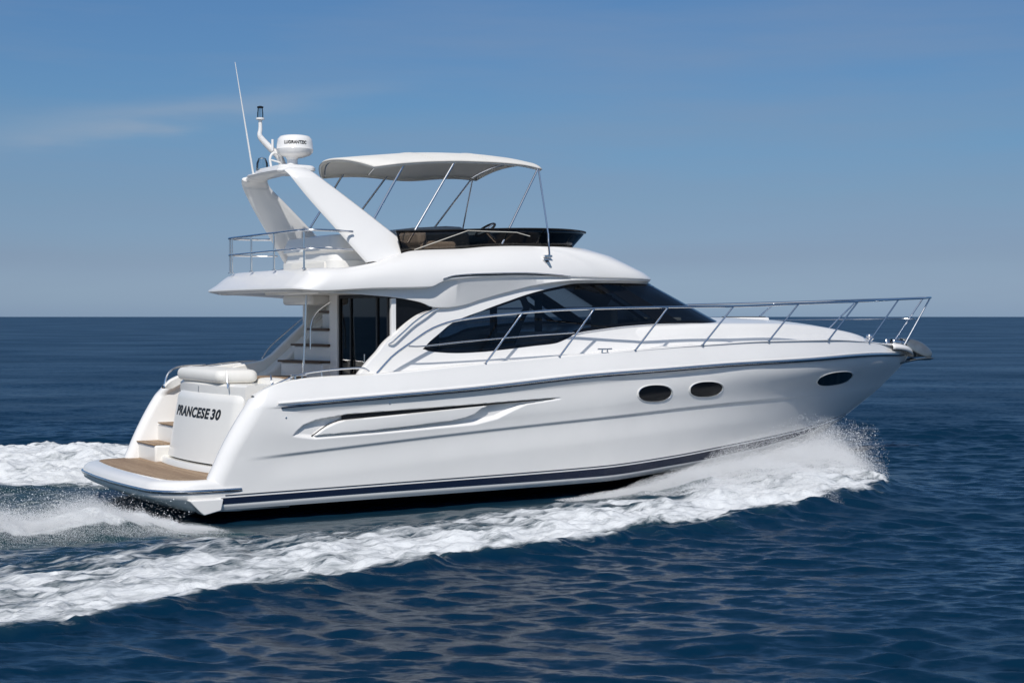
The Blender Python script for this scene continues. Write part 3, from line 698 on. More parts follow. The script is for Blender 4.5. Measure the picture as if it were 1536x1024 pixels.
YL3 = T([(1.4, 1.66), (2.4, 1.66), (3.2, 1.50), (5, 1.41), (5.3, 1.38), (6.2, 1.26)])
off = lambda f, d: (lambda x: f(x)+d)
rows = [
 loop(1.75, .25, off(YL0, -.42), 6.2, 7.7, off(zL0, .05)),
 loop(1.42, .30, off(YL0, -.06), 6.4, 7.95, off(zL0, .012)),
 loop(1.36, .30, YL0, 6.45, 8.02, zL0),
 loop(1.355, .30, off(YL0, .006), 6.45, 8.03, off(zL0, .012)),
 loop(1.31, .32, lambda x: YL1(x)-.15+.11*sm(3.3, 3.9, x), 6.45, 8.03, off(zL1, -.024)),
 loop(1.235, .32, off(YL1, -.028), 6.45, 8.042, off(zL1, -.006)),
 loop(1.215, .32, off(YL1, .0), 6.45, 8.05, off(zL1, .004)),
 loop(1.22, .32, off(YL1, .002), 6.43, 8.04, off(zL1, .03)),
 loop(1.33, .33, lambda x: .5*(YL1(x)+YL2(x))+.02*(1-sm(4.5, 6.3, x)), 6.35, 7.88, lambda x: .45*zL1(x)+.55*zL2(x)-.0),
 loop(1.43, .33, off(YL2, .01), 6.2, 7.60, zL2),
 loop(1.50, .30, lambda x: .5*(YL2(x)+YL3(x))+.015*(1-sm(4.5, 6.3, x)), 5.8, 7.25, lambda x: .45*zL2(x)+.55*zL3(x)+.0),
 loop(1.56, .30, YL3, 5.3, 6.80, zL3),
 loop(1.60, .28, off(YL3, -.04), 5.3, 6.74, off(zL3, .008)),
 loop(1.64, .26, off(YL3, -.09), 5.2, 6.66, off(zL3, -.004)),
 loop(1.66, .26, off(YL3, -.12), 5.2, 6.60, lambda x: 3.12+0*x),
]
FG = np.array(rows)
mb = MB(); mb.g(FG, mirror=True)
for r in (FG[0], FG[-1]):
    C0 = r.copy(); C0[:, 1] = 0; mb.g(np.array([r, C0]), mirror=True)
fly = mb.build('flybridge', GEL, yacht, angle=42)
# soffit relief and light
mb = MB(); mb.box(1.95, 2.65, -1.0, 1.0, 2.86, 2.93); mb.build('soffit_panel', GELW, fly, bevel=.03)
# dark vent slot with a steel lip along the coaming
mb = MB(); G = []; G2 = []
vt = T([(3.50, 3.075), (3.7, 3.125), (4.33, 3.165), (5.0, 3.182), (5.6, 3.165), (5.84, 3.145)]); vb = T([(3.5, 3.068), (3.7, 3.105), (4.33, 3.14), (5.0, 3.158), (5.6, 3.15), (5.84, 3.14)])
def fly_y(x, z):
    best = []
    for r in FG[6:12]:
        sel = slice(24, 150); best.append((float(np.interp(x, r[sel, 0], r[sel, 2])), float(np.interp(x, r[sel, 0], r[sel, 1]))))
    best = np.array(best); return float(np.interp(z, best[:, 0], best[:, 1]))
for x in np.linspace(3.5, 5.84, 70):
    a, b = float(vt(x)), float(vb(x)); G.append([(x, fly_y(x, a)+.006, a), (x, fly_y(x, (a+b)/2)+.006, (a+b)/2), (x, fly_y(x, b)+.006, b)]); G2.append((x, fly_y(x, a)+.010, a+.003))
mb.g(np.array(G), mirror=True); mb.build('air_vent', FRIT, fly, angle=50)
mb = MB(); mb.tube(G2, .009, 6); q2 = np.array(G2); q2[:, 1] *= -1; mb.tube(q2, .009, 6); mb.build('vent_trim', CHROME, fly)
# navigation light in a steel housing each side
for s in (-1, 1):
    mb = MB(); y = fly_y(5.45, 3.36); mb.prism([(5.34, 3.40), (5.43, 3.41), (5.50, 3.28), (5.46, 3.26)], s*(y-.03), s*(y+.035)); nl = mb.build('navigation_light', CHROME, yacht, bevel=.008)
    mb = MB(); mb.prism([(5.375, 3.385), (5.425, 3.39), (5.435, 3.36), (5.39, 3.355)], s*(y+.02), s*(y+.045)); mb.build('lens', RUBBER, nl, bevel=.004)
# smoked wind deflector round the flybridge front
lo_ = []; hi_ = []
def wl(z, xs_, xc, y0a, y0b, xst, n=2.3):
    pts = [(x, np.interp(x, [3, 5.2], [y0a, y0b])) for x in np.linspace(xst, xs_, 40, endpoint=False)]
    pts += [(xs_+(xc-xs_)*math.sin(a)**(2/n), y0b*max(math.cos(a), 0)**(2/n)) for a in np.linspace(0, math.pi/2, 30)]
    return np.array([(x, y, float(z(x))) for x, y in pts])
wb_ = wl(off(zL3, .0), 5.0, 6.60, 1.44, 1.32, 3.05); wt_ = wl(T([(2.9, 3.755), (4.1, 3.815), (5.2, 3.865), (6.2, 3.885), (7, 3.885)]), 5.0, 6.98, 1.46, 1.36, 2.95, 2.0)
mb = MB(); mb.g(np.array([wb_+(wt_-wb_)*t for t in np.linspace(0, 1, 5)]), mirror=True); ws = mb.build('wind_deflector', SMOKE, yacht, angle=60, solid=.008)
mb = MB(); f2 = np.vstack([wt_, (wt_*[1, -1, 1])[::-1][1:]]); mb.tube(f2, .011, 8); mb.build('deflector_trim', RUBBER, ws)
mb = MB(); f2 = np.vstack([wb_, (wb_*[1, -1, 1])[::-1][1:]]); mb.tube(f2, .010, 8); mb.build('deflector_base', RUBBER, ws)
mb = MB(); mb.tube([(3.26, -1.43, 3.50), (4.15, -1.415, 3.80), (5.0, -1.39, 3.80), (5.25, -1.37, 3.75)], .006, 6); mb.build('deflector_brace', mat('pale_trim', (.7, .66, .58), .4), ws)
# helm console, wheel, seats and cushions standing above the coaming
mb = MB(); G = [[(4.0, .1, 3.2), (4.0, .1, 3.9), (4.2, .1, 3.99), (4.9, .1, 4.02), (5.1, .1, 3.98), (5.25, .1, 3.88), (5.3, .1, 3.2)], [(4.0, 1.1, 3.2), (4.0, 1.1, 3.9), (4.2, 1.1, 3.97), (4.9, 1.1, 4.0), (5.1, 1.1, 3.97), (5.25, 1.1, 3.88), (5.3, 1.1, 3.2)]]
mb = MB(); mb.prism([(3.75, 3.2), (3.75, 3.86), (4.0, 3.91), (4.6, 3.955), (4.85, 3.95), (5.0, 3.87), (5.05, 3.2)], .0, .95); mb.build('cockpit_cover', GREYPAD, yacht, bevel=.07, bseg=4)
mb = MB(); mb.prism([(5.25, 3.2), (5.15, 3.72), (5.35, 3.86), (6.0, 3.87), (6.30, 3.72), (6.25, 3.2)], -.80, .80); mb.build('helm_console', mat('console_grey', (.05, .05, .052), .4), yacht, bevel=.03)
th = np.linspace(0, 2*math.pi, 40, endpoint=False); cw = np.array([4.98, -.5, 3.88]); tilt = math.radians(35)
mb = MB(); mb.tube([cw+np.array([.17*math.cos(a)*math.cos(tilt)*1.0, .17*math.sin(a), .17*math.cos(a)*math.sin(tilt)*1.0]) for a in th], .018, 8, closed=True)
wheel = mb.build('steering_wheel', RUBBER, yacht)
mb = MB()
for a in (0, 2.1, 4.2): mb.tube([cw, cw+np.array([.165*math.cos(a)*math.cos(tilt), .165*math.sin(a), .165*math.cos(a)*math.sin(tilt)])], .010, 6)
mb.tube([cw, cw+np.array([.2, 0, -.18])], .03, 8); mb.build('spoke', CHROME, wheel)
mb = MB(); mb.box(3.6, 4.2, -1.0, -.3, 3.2, 3.66); mb.box(3.55, 3.7, -1.0, -.3, 3.6, 3.80); mb.build('helm_bench', CREAM, yacht, bevel=.05)
# aft flybridge locker / seat between the arch legs
mb = MB(); pl = []
mb = MB(); sec = [(3.18, 0, 0), (3.30, 0, 0), (3.345, .0, .02), (3.355, .03, .0), (3.46, .05, 0), (3.49, .03, 0), (3.50, .0, 0), (3.60, .02, 0), (3.70, .05, 0), (3.72, .09, 0)]
def rect_ring(x0, x1, y0, y1, r, z, n=8):
    o = []
    for (cx_, cy_, a0) in ((x1-r, y1-r, 0), (x0+r, y1-r, 90), (x0+r, y0+r, 180), (x1-r, y0+r, 270)):
        for a in np.linspace(a0, a0+90, n): o.append((cx_+r*math.cos(math.radians(a)), cy_+r*math.sin(math.radians(a)), z))
    return o
G = [rect_ring(2.18+d, 3.3-d, -.98+d, .98-d, .22, z) for z, d, _ in sec]; mb.g(np.array(G), wrap=True); mb.F.append(tuple(range(len(mb.V)-32, len(mb.V))))
mb.build('flybridge_seat', GELW, yacht, angle=30)
mb = MB(); mb.box(2.16, 2.2, -.75, .45, 3.205, 3.33); mb.build('seat_locker_door', CREAM, yacht, bevel=.008)

# ---------------- radar arch: one swept hoop
def arch_path():
    P_ = [(-1.42, 3.30), (-1.32, 3.55), (-1.16, 3.95), (-1.02, 4.3), (-.94, 4.49), (-.86, 4.575), (-.74, 4.615), (-.4, 4.63), (0, 4.635)]
    h = spline([(0, a, b) for a, b in P_], 10)[:, 1:]; m_ = h[::-1][1:].copy(); m_[:, 0] *= -1; return np.vstack([h, m_])
AP = arch_path(); xaf = T([(3.3, 2.50), (3.8, 2.10), (4.27, 1.73), (4.5, 1.575), (4.64, 1.50)]); xfw = T([(3.3, 3.45), (3.5, 3.27), (3.93, 2.76), (4.3, 2.29), (4.5, 2.03), (4.60, 1.93), (4.64, 1.90)])
mb = MB(); G = []; tg = np.gradient(AP, axis=0); tg /= np.linalg.norm(tg, axis=1)[:, None]
for (y, z), (ty, tz) in zip(AP, tg):
    a, b = float(xaf(z)), float(xfw(z)); ny, nz_ = -tz, ty; h = .055 if z < 4.5 else .045
    if z > 4.6: a += .06*(abs(y) > .6)
    cs = [(a+.02, -h*.5), (a, 0), (a+.02, h*.5), (a+.08, h*.95), ((a+b)/2, h*1.0), (b-.08, h*.97), (b-.015, h*.45), (b, 0), (b-.015, -h*.45), (b-.08, -h*.95), ((a+b)/2, -h), (a+.08, -h*.95)]
    G.append([(x, y+ny*o, z+nz_*o) for x, o in cs])
mb.g(np.array(G), wrap=True); arch = mb.build('radar_arch', GEL, yacht, angle=60)
mb = MB(); mb.g(np.array([rect_ring(1.55-d, 2.12+d, -.62-d, .45+d, .12, z) for z, d in [(4.64, 0), (4.68, .0), (4.71, -.02), (4.72, -.06)]]), wrap=True); mb.F.append(tuple(range(len(mb.V)-32, len(mb.V))))
mb.build('arch_pad', GEL, arch, angle=40)
mb = MB(); c = (2.02, -.02, 4.86)
mb.lathe(c, [(0, .01), (.12, .015), (.22, .05), (.262, .09), (.27, .13), (.272, .135), (.268, .14), (.262, .22), (.25, .285), (.215, .325), (.15, .34), (0, .342)], 48)
rd = mb.build('radar_dome', GEL, arch, angle=60)
mb = MB(); mb.lathe((1.98, -.02, 4.70), [(0, .01), (.14, .01), (.13, .03), (.085, .06), (.075, .14), (.10, .18), (.0, .19)], 24); mb.build('radar_pedestal', GEL, arch)
dirc = math.atan2(-21.1, -9.0)
def on_dome(u, v, w):
    a = -math.pi/2-.40-.22+u/.27+.25; r = .2655+w; return (c[0]+r*math.cos(a), c[1]+r*math.sin(a), c[2]+.215+v)
letters('LUGIRANTZIC', .066, 1.0, 0, LETTER, 'radar_lettering', rd, on_dome, extr=.001, offset=.002, sx=.82)
# light mast that cranks aft and up
mb = MB(); P_ = spline([(1.95, .22, 4.74), (1.88, .24, 4.90), (1.74, .27, 5.04), (1.63, .3, 5.16), (1.60, .3, 5.22), (1.61, .3, 5.30), (1.61, .3, 5.44)], 8)
mb.tube(P_, np.interp(np.linspace(0, 1, len(P_)), [0, .5, .7, 1], [.055, .045, .034, .026]), 12); mast = mb.build('light_mast', GEL, arch)
mb = MB(); mb.lathe((1.61, .3, 5.44), [(0, 0), (.062, 0), (.062, .025), (.045, .03), (0, .03)], 20); mb.build('lamp_base', GEL, mast)
mb = MB(); mb.lathe((1.61, .3, 5.47), [(.045, 0), (.045, .06), (.035, .15), (0, .15)], 20); mb.build('lamp_lens', CLEAR, mast)
mb = MB(); mb.lathe((1.61, .3, 5.61), [(0, 0), (.045, .0), (.048, .02), (.02, .03), (0, .03)], 20); mb.build('lamp_cap', RUBBER, mast)
mb = MB(); mb.tube([(1.60, .3, 5.47), (1.60, .3, 5.6)], .012, 8); mb.build('lamp_core', CHROME, mast)
mb = MB(); mb.tube([(1.76, .2, 4.98), (1.76, .2, 5.15)], .018, 8); mb.build('stub_aerial', GEL, arch)
mb = MB(); mb.tube([(1.52, .35, 4.63), (1.24, .35, 6.26)], [.016, .005], 8); mb.build('whip_aerial', GEL, arch)
mb = MB(); mb.lathe((1.63, .28, 4.70), [(0, 0), (.09, 0), (.085, .10), (.055, .17), (0, .19)], 20); mb.build('satellite_dome', CLEAR, arch)
mb = MB(); mb.tube(spline([(1.70, .1, 4.72), (1.68, .1, 4.86), (1.74, .1, 4.94), (1.84, .1, 4.9), (1.86, .1, 4.78)], 6), .018, 8); mb.tube([(1.68, .1, 4.84), (1.86, .1, 4.80)], .012, 8); mb.build('aerial_bracket', GEL, arch)

# ---------------- bimini canopy on raked poles
XF0, XF1, HW = 2.88, 5.68, 1.10
mb = MB(); nu, nv = 60, 40; top = []; bot = []
def can(u, v, lift=0):
    """u aft->fore 0..1, v port->stbd -1..1"""
    x = XF0+(XF1-XF0)*u; hw = HW*(1-.10*max(0, (u-.75)/.25)**2-.16*max(0, (.12-u)/.12)**2)
    x += (.12 if u > .5 else -.30)*(1-v*v)*abs(2*u-1)**2
    edge = float(T([(0, 4.735), (.12, 4.785), (.3, 4.84), (.5, 4.875), (.7, 4.885), (.85, 4.875), (1, 4.835)])(u))
    edge -= .10*max(0, v)*math.exp(-((u-.55)/.25)**2)
    crown = (.155+.03*math.sin(math.pi*u))*(1-abs(v)**2.4)
    # cloth hangs slightly between the hoops
    sag = -.006*abs(math.sin(3*math.pi*u))*(1-v*v)
    return np.array([x, v*hw, edge+crown+sag+lift])
US = np.linspace(0, 1, nu); VS = np.sin(np.linspace(-1, 1, nv)*math.pi/2)
Gt = np.array([[can(u, v) for v in VS] for u in US]); mb.g(Gt)
# hanging hem all round
edge = [Gt[i, 0] for i in range(nu)]+[Gt[-1, j] for j in range(1, nv)]+[Gt[i, -1] for i in range(nu-2, -1, -1)]+[Gt[0, j] for j in range(nv-2, 0, -1)]
edge = np.array(edge); cen = edge.mean(0)
rr = []
for d, k in ((0, 1.0), (-.012, 1.006), (-.045, 1.005), (-.058, .998)):
    q = edge.copy(); q[:, :2] = cen[:2]+(q[:, :2]-cen[:2])*k; q[:, 2] += d; rr.append(q)
mb.g(np.array(rr), wrap=True); bim = mb.build('bimini_top', CANVAS, yacht, angle=70, solid=.012)
mb = MB()
q = edge.copy(); q[:, 2] -= .03; q[:, :2] = cen[:2]+(q[:, :2]-cen[:2])*1.012; mb.tube(q, .007, 6, closed=True); mb.build('canvas_piping', mat('piping_grey', (.35, .34, .32), .7), bim)
for u in (.31, .64):
    mb = MB(); mb.tube([can(u, v, .003) for v in VS*.99], .004, 5); mb.build('canvas_seam', CANVAS, bim)
for u in (.03, .31, .97):
    mb = MB(); mb.tube([can(u, v, -.022)*[1, 1, 1]-np.array([0, 0, .0]) for v in VS*.985], .014, 8); mb.build('canopy_hoop', CHROME, bim)
def pole(a, b, r=.016, m=CHROME, par=None, name='canopy_pole'):
    mb = MB(); mb.tube([a, b], r, 10); return mb.build(name, m, par or bim)
for s in (-1, 1):
    pole((3.30, s*1.06, 4.78), (2.72, s*1.12, 3.86)); pole((4.12, s*1.08, 4.84), (3.22, s*1.30, 3.60))
    pole((5.60, s*1.03, 4.80), (4.76, s*1.36, 3.62)); pole((5.62, s*1.03, 4.78), (5.58, s*1.36, 3.80), .014)
    mb = MB(); mb.tube(spline([(5.58, s*1.36, 3.80), (5.56, s*1.40, 3.66), (5.50, s*1.52, 3.50), (5.47, s*1.55, 3.46)], 6), .015, 8); mb.build('pole_foot', CHROME, bim)
    mb = MB(); mb.box(5.38, 5.52, s*1.55-.03, s*1.55+.03, 3.43, 3.465); mb.build('pole_foot', CHROME, bim, bevel=.008)

# ---------------- flybridge aft rail
def rail_pts(z, fwd=2.32):
    pts = []
    for y in np.linspace(0, 1.28, 10, endpoint=False): pts.append((1.51, y, z))
    for a in np.linspace(0, math.pi/2, 10): pts.append((1.51+.24*(1-math.cos(a)), 1.28+.24*math.sin(a), z))
    for x in np.linspace(1.75, fwd, 8)[1:]: pts.append((x, 1.52-.16*float(sm(1.95, 2.32, x)), z))
    h = np.array(pts); m_ = h[::-1][:-1].copy(); m_[:, 1] *= -1; return np.vstack([m_, h])
mb = MB(); mb.tube(rail_pts(3.735), .017, 10); frail = mb.build('aft_rail', CHROME, yacht)
mb = MB(); mb.tube(rail_pts(3.48), .013, 10); mb.build('mid_rail', CHROME, frail)
for (x, y) in ((1.58, -1.36), (1.51, -.45), (1.51, .42), (1.51, 1.20), (1.56, 1.42)):
    mb = MB(); mb.tube([(x, y, 3.20), (x, y, 3.735)], .014, 10); mb.lathe((x, y, 3.20), [(.03, 0), (.03, .012), (.015, .02)], 14); mb.build('stanchion', CHROME, frail)

# ---------------- guard rail round the bow
RY = T([(2.37, 2.0), (3.5, 2.0), (6, 2.03), (8, 1.95), (9.5, 1.77), (11, 1.47), (12.35, 1.04), (13.3, .68), (14, .45), (14.6, .28), (15.0, .10), (15.14, 0)])
RZ = T([(2.377, 1.761), (2.633, 2.005), (2.861, 2.151), (3.272, 2.385), (3.56, 2.472), (3.8, 2.512), (4.46, 2.579), (5.6, 2.65), (7.4, 2.69), (8.76, 2.705), (10.36, 2.755), (12.35, 2.81), (13.8, 2.86), (14.6, 2.885), (15.14, 2.91)])
xs = np.concatenate([np.linspace(2.377, 14.4, 110), np.linspace(14.45, 15.14, 14)]); H = np.array([(x, float(RY(x)), float(RZ(x))) for x in xs])
mb = MB(); mb.tube(np.vstack([H*[1, -1, 1], H[::-1][1:]]), .018, 10); grail = mb.build('guard_rail', CHROME, yacht)
feetY = T([(0, 2.03), (6, 2.04), (8, 1.92), (9.65, 1.68), (11.35, 1.26), (12.84, .70), (14, .2)])
ST = [(4.077, 4.726), (5.336, 5.976), (6.72, 7.38), (8.10, 8.76), (9.65, 10.36), (11.35, 12.20), (12.84, 13.75)]
for s in (-1, 1):
    for a, b in ST:
        mb = MB(); fa = (a, s*float(feetY(a)), float(zE(a))-.005); mb.tube([fa, (b, s*float(RY(b)), float(RZ(b)))], .0145, 10); mb.lathe(fa, [(.035, -.005), (.035, .01), (.02, .022)], 14); mb.build('stanchion', CHROME, grail)
    mb = MB(); mb.tube([(14.28, s*.16, 2.02), (15.02, s*.09, 2.90)], .016, 10); mb.build('stanchion', CHROME, grail)
# mid rails
mb = MB(); P_ = spline([(2.87, -2.0, 2.13), (3.12, -2.0, 2.13), (3.8, -2.02, 2.19), (4.76, -2.03, 2.26), (5.62, -2.02, 2.305)], 8); mb.tube(P_, .010, 8); mb.tube(P_*[1, -1, 1], .010, 8); mb.build('mid_rail', CHROME, grail)
mb = MB(); P_ = spline([(9.9, 1.68, 2.47), (11, 1.41, 2.475), (12.35, .96, 2.48), (13.3, .62, 2.49), (14.2, .28, 2.50), (14.55, .16, 2.50), (14.68, .0, 2.50), (14.62, -.12, 2.49)], 8); mb.tube(P_, .012, 8); mb.build('mid_rail', CHROME, grail)
# cockpit coaming rails, pole and stair rails
for s in (-1, 1):
    mb = MB(); P_ = spline([(.78, s*1.88, 1.53), (.86, s*1.88, 1.60), (1.09, s*1.89, 1.70), (1.28, s*1.90, 1.765), (1.6, s*1.91, 1.81), (1.97, s*1.92, 1.835), (2.2, s*1.92, 1.835), (2.3, s*1.92, 1.79)], 8); mb.tube(P_, .014, 8)
    for x, z in ((1.15, 1.72), (1.6, 1.81)): mb.tube([(x, s*1.90, z), (x, s*1.90, z-.11)], .011, 8)
    mb.build('cockpit_rail', CHROME, yacht)
mb = MB(); mb.tube(spline([(.66, 1.86, 1.46), (.70, 1.87, 1.62), (.80, 1.9, 1.73), (1.0, 1.92, 1.78), (1.35, 1.93, 1.79)], 8), .016, 8); mb.build('boarding_rail', CHROME, yacht)
mb = MB(); mb.tube([(2.39, .4, 2.95), (2.33, .4, 1.62)], .018, 10); mb.build('cockpit_pole', CHROME, yacht)
mb = MB(); mb.tube(spline([(2.80, .12, 2.84), (2.70, .25, 2.76), (2.55, .4, 2.60), (2.48, .45, 2.40), (2.47, .45, 2.05)], 8), .013, 8); mb.build('stair_handrail', CHROME, yacht)
mb = MB(); mb.tube(spline([(2.30, 1.96, 1.88), (2.42, 1.97, 2.04), (2.60, 1.97, 2.20), (3.0, 1.95, 2.52), (3.3, 1.93, 2.72)], 8), .013, 8); mb.build('stair_handrail', CHROME, yacht)

# ---------------- stairs to the flybridge on the port side of the cockpit
TR = [((2.28, 1.24), (2.55, .26), 1.87), ((2.49, 1.22), (2.68, .26), 2.12), ((2.76, 1.20), (2.70, .28), 2.36), ((2.95, 1.18), (2.84, .30), 2.63)]
stair = MB()
def slab(mb, pl, z0, z1):
    n = len(pl); return mb.add([(x, y, z0) for x, y in pl]+[(x, y, z1) for x, y in pl], [tuple(range(n))[::-1], tuple(range(n, 2*n))]+[(i, (i+1) % n, (i+1) % n+n, i+n) for i in range(n)])
for k, (A_, B_, z) in enumerate(TR):
    slab(stair, [(A_[0]+.03, A_[1]-.01-.004*k), (B_[0]+.03, B_[1]+.01+.004*k), (3.22-.004*k, B_[1]+.01+.004*k), (3.22-.004*k, A_[1]-.01-.004*k)], 1.02, z-.03)
stairs = stair.build('flybridge_stairs', GELW, yacht, bevel=.02)
DTEAK = mat('dark_teak', (.10, .065, .045), .6)
for (A_, B_, z) in TR:
    mb = MB(); slab(mb, [(A_[0]-.02, A_[1]), (B_[0]-.02, B_[1]), (B_[0]+.22, B_[1]), (A_[0]+.22, A_[1])], z-.028, z+.004); mb.build('tread', DTEAK, stairs, bevel=.006)
mb = MB(); mb.prism([(1.60, 1.02), (1.60, 1.72), (1.72, 1.78), (2.17, 1.85), (2.34, 1.955), (2.45, 2.055), (2.73, 2.30), (2.96, 2.50), (3.2, 2.69), (3.38, 2.84), (3.38, 1.02)], 1.61, 1.73); mb.build('stair_wall', GELW, yacht, bevel=.025)
mb = MB(); mb.prism([(1.95, 1.02), (1.95, 1.60), (2.2, 1.72), (2.6, 2.05), (3.2, 2.55), (3.2, 1.02)], 1.27, 1.605); mb.build('stair_wall', GELW, yacht, bevel=.04)
mb = MB(); mb.box(2.45, 3.0, .35, 1.5, 2.72, 2.88); mb.build('stair_hood', GELW, yacht, bevel=.05)

# ---------------- cockpit table, settee, sunpad
mb = MB(); mb.lathe((1.94, .5, 1.615), [(0, 0), (.97, 0), (1.0, .012), (.99, .03), (0, .03)], 40, sx=.44, sy=.5); tb = mb.build('cockpit_table', TEAK, yacht, angle=30)
mb = MB(); mb.tube([(1.94, .5, 1.02), (1.94, .5, 1.62)], .04, 12); mb.build('leg', CHROME, tb)
def cushion(name, x0, x1, y0, y1, z0, z1, r=.07, par=yacht, m=CREAM, bulge=.03, label=None):
    mb = MB(); n = 12; G = []
    for k in range(9):
        t = k/8; a = (t-.5)*math.pi; d = r*(1-math.cos(a)); z = (z0+z1)/2+(z1-z0)/2*math.sin(a)
        G.append(rect_ring(x0+d, x1-d, y0+d, y1-d, .12, z, 6))
    mb.g(np.array(G), wrap=True)
    for idx, zz in ((0, z0-.0), (len(G)-1, z1)):
        base = idx*24; cxx = (x0+x1)/2; cyy = (y0+y1)/2; prev = list(range(base, base+24))
        for sc_, up_ in ((.8, .6), (.45, 1.0), (.0, 1.05)):
            o = len(mb.V); ringv = [(cxx+(mb.V[base+i][0]-cxx)*sc_, cyy+(mb.V[base+i][1]-cyy)*sc_, zz+(bulge*up_ if idx else 0)) for i in range(24)]
            mb.V += ringv; mb.F += [(prev[i], prev[(i+1) % 24], o+(i+1) % 24, o+i) for i in range(24)]; prev = list(range(o, o+24))
    return mb.build(name, m, par, angle=60, label=label)
cushion('sunpad_cushion', .50, 1.12, -.88, .88, 1.62, 1.80, .06, bulge=.02)
cushion('settee_backrest', 1.10, 1.42, -1.45, -.55, 1.40, 1.66, .05)
cushion('settee_backrest', 1.35, 2.0, -1.66, -1.40, 1.38, 1.63, .05)
cushion('settee_cushion', 1.2, 1.75, -1.5, .9, 1.28, 1.45, .05)
mb = MB(); mb.box(1.15, 1.8, -1.5, .95, 1.02, 1.30); mb.build('settee_base', GELW, yacht, bevel=.03)
for (x, y, z, h) in ((.56, -1.12, 1.62, .17), (1.05, -1.5, 1.62, .12)):
    mb = MB(); mb.tube(spline([(x, y, z-.06), (x+.0, y+.03, z+.04), (x+.02, y+.10, z+h)], 6), .012, 8); mb.build('grab_rail', CHROME, yacht)
mb = MB(); mb.box(.50, .53, -.12, -.10, 1.48, 1.56); mb.build('locker_latch', CHROME, yacht)

# ================================================================== THE SEA
def hash2(ix, iy, seed):
    h = (ix.astype(np.int64)*374761393+iy.astype(np.int64)*668265263+seed*1274126177) & 0xffffffff
    h = ((h ^ (h >> 13))*1274126177) & 0xffffffff; h = h ^ (h >> 16); return (h & 0xffffff)/float(0xffffff)
def vnoise(x, y, seed=0):
    ix = np.floor(x); iy = np.floor(y); fx = x-ix; fy = y-iy; fx = fx*fx*fx*(fx*(fx*6-15)+10); fy = fy*fy*fy*(fy*(fy*6-15)+10)
    a = hash2(ix, iy, seed); b = hash2(ix+1, iy, seed); c = hash2(ix, iy+1, seed); d = hash2(ix+1, iy+1, seed)
    return (a+(b-a)*fx)*(1-fy)+(c+(d-c)*fx)*fy
def fbm(x, y, o=5, seed=0, g=.5):
    s = 0; a = 1; t = 0
    for k in range(o): s = s+a*vnoise(x*2**k+17.3*k, y*2**k-9.1*k, seed+k); t += a; a *= g
    return s/t
def axis(lo, hi, d0, c0, c1, grow):
    a = list(np.arange(c0, c1, d0)); d = d0; x = a[-1]
    while x < hi: d *= grow; x += d; a.append(x)
    d = d0; x = c0; b = []
    while x > lo: d *= grow; x -= d; b.append(x)
    return np.array(b[::-1]+a)
gx = axis(-30000, 30000, .062, -9.5, 11.5, 1.024)
gy0 = np.concatenate([np.arange(9.6, 19, .024), np.arange(19, 34, .046)])
gyt = axis(-400, 40000, .046, 9.6, 34, 1.016); gy = np.concatenate([gyt[gyt < 9.59], gy0, gyt[gyt > 34.02]])
GX, GY = np.meshgrid(gx, gy); cX = np.gradient(gx)[None, :]; cY = np.gradient(gy)[:, None]
# boat coordinates of every water point
ddx, ddy = GX-ORG[0], GY-ORG[1]; BX = ddx*ch+ddy*sh; BY = -ddx*sh+ddy*ch
# ---- foam mask and wake relief, in boat coordinates
n1 = fbm(BX*.45+3, BY*.9, 4, 5); n2 = fbm(BX*1.6, BY*2.6, 4, 9); n3 = fbm(BX*5, BY*8, 4, 21)
v = -BY
outer = .17*(1-sm(4, 8, BX))+np.interp(BX, [-60, -20, -3.95, -1.2, 1.33, 3.23, 4.74, 5.82, 7.0, 8.13, 9.33, 10.2, 11.2, 11.9], [22, 12.9, 8.6, 7.9, 7.35, 6.75, 6.75, 6.6, 6.2, 5.5, 4.7, 3.7, 2.2, .6])
innr = np.interp(BX, [-60, -20, -3.1, 0, 2.36, 4.4, 5.3, 6.3, 7.2, 12], [16, 7.6, 3.9, 3.85, 3.65, 3.5, 3.1, 2.3, 1.6, 0])
lump = (n2-.5)*1.1+(n1-.5)*1.6
def bandmask(vv, sd):
    o_ = outer+lump*.55+ (n3-.5)*.35; i_ = innr+lump*.8
    m_ = sm(-.05, .50, o_-vv)*sm(-.25, 1.0, vv-i_)
    return np.where((BX < 12.0), m_, 0)
mS = bandmask(v, 0); mP = bandmask(-v, 1)
mP = np.maximum(mP, sm(0, .4, 9.5+lump-(-v))*sm(2.2, 3.4, -v+lump*.7)*(1-sm(1.5, 3.0, BX)))
mP *= 1.0
# denser towards the outer breaking edge
dens = .55+.45*sm(0, 1, 1-(outer-v)/2.6)
mS = mS*(.30+.64*sm(.0, 1.2, (v-innr)/np.maximum(outer-innr, .1)*1.1))*np.interp(BX, [4, 5, 7, 9], [1.0, 1.15, 1.15, 1.0])
mid = 2.45+.23*np.clip(-BX, 0, 60)**.95
ridge = np.exp(-((v-mid+(n1-.5)*.5)/(.30+.05*np.clip(-BX, 0, 40)))**2)*sm(.15, .9, -BX)
mW = sm(.28, .75, ridge+.25*(n2-.5))
mT = (abs(BY) < 2.3)*sm(.2, 1.2, -BX)*.34+(abs(BY) < 2.3)*sm(6, 14, -BX)*.5
foam = np.clip(np.maximum.reduce([mS, mP, mW, mT]), 0, 1)
near = (BX < 12.5)
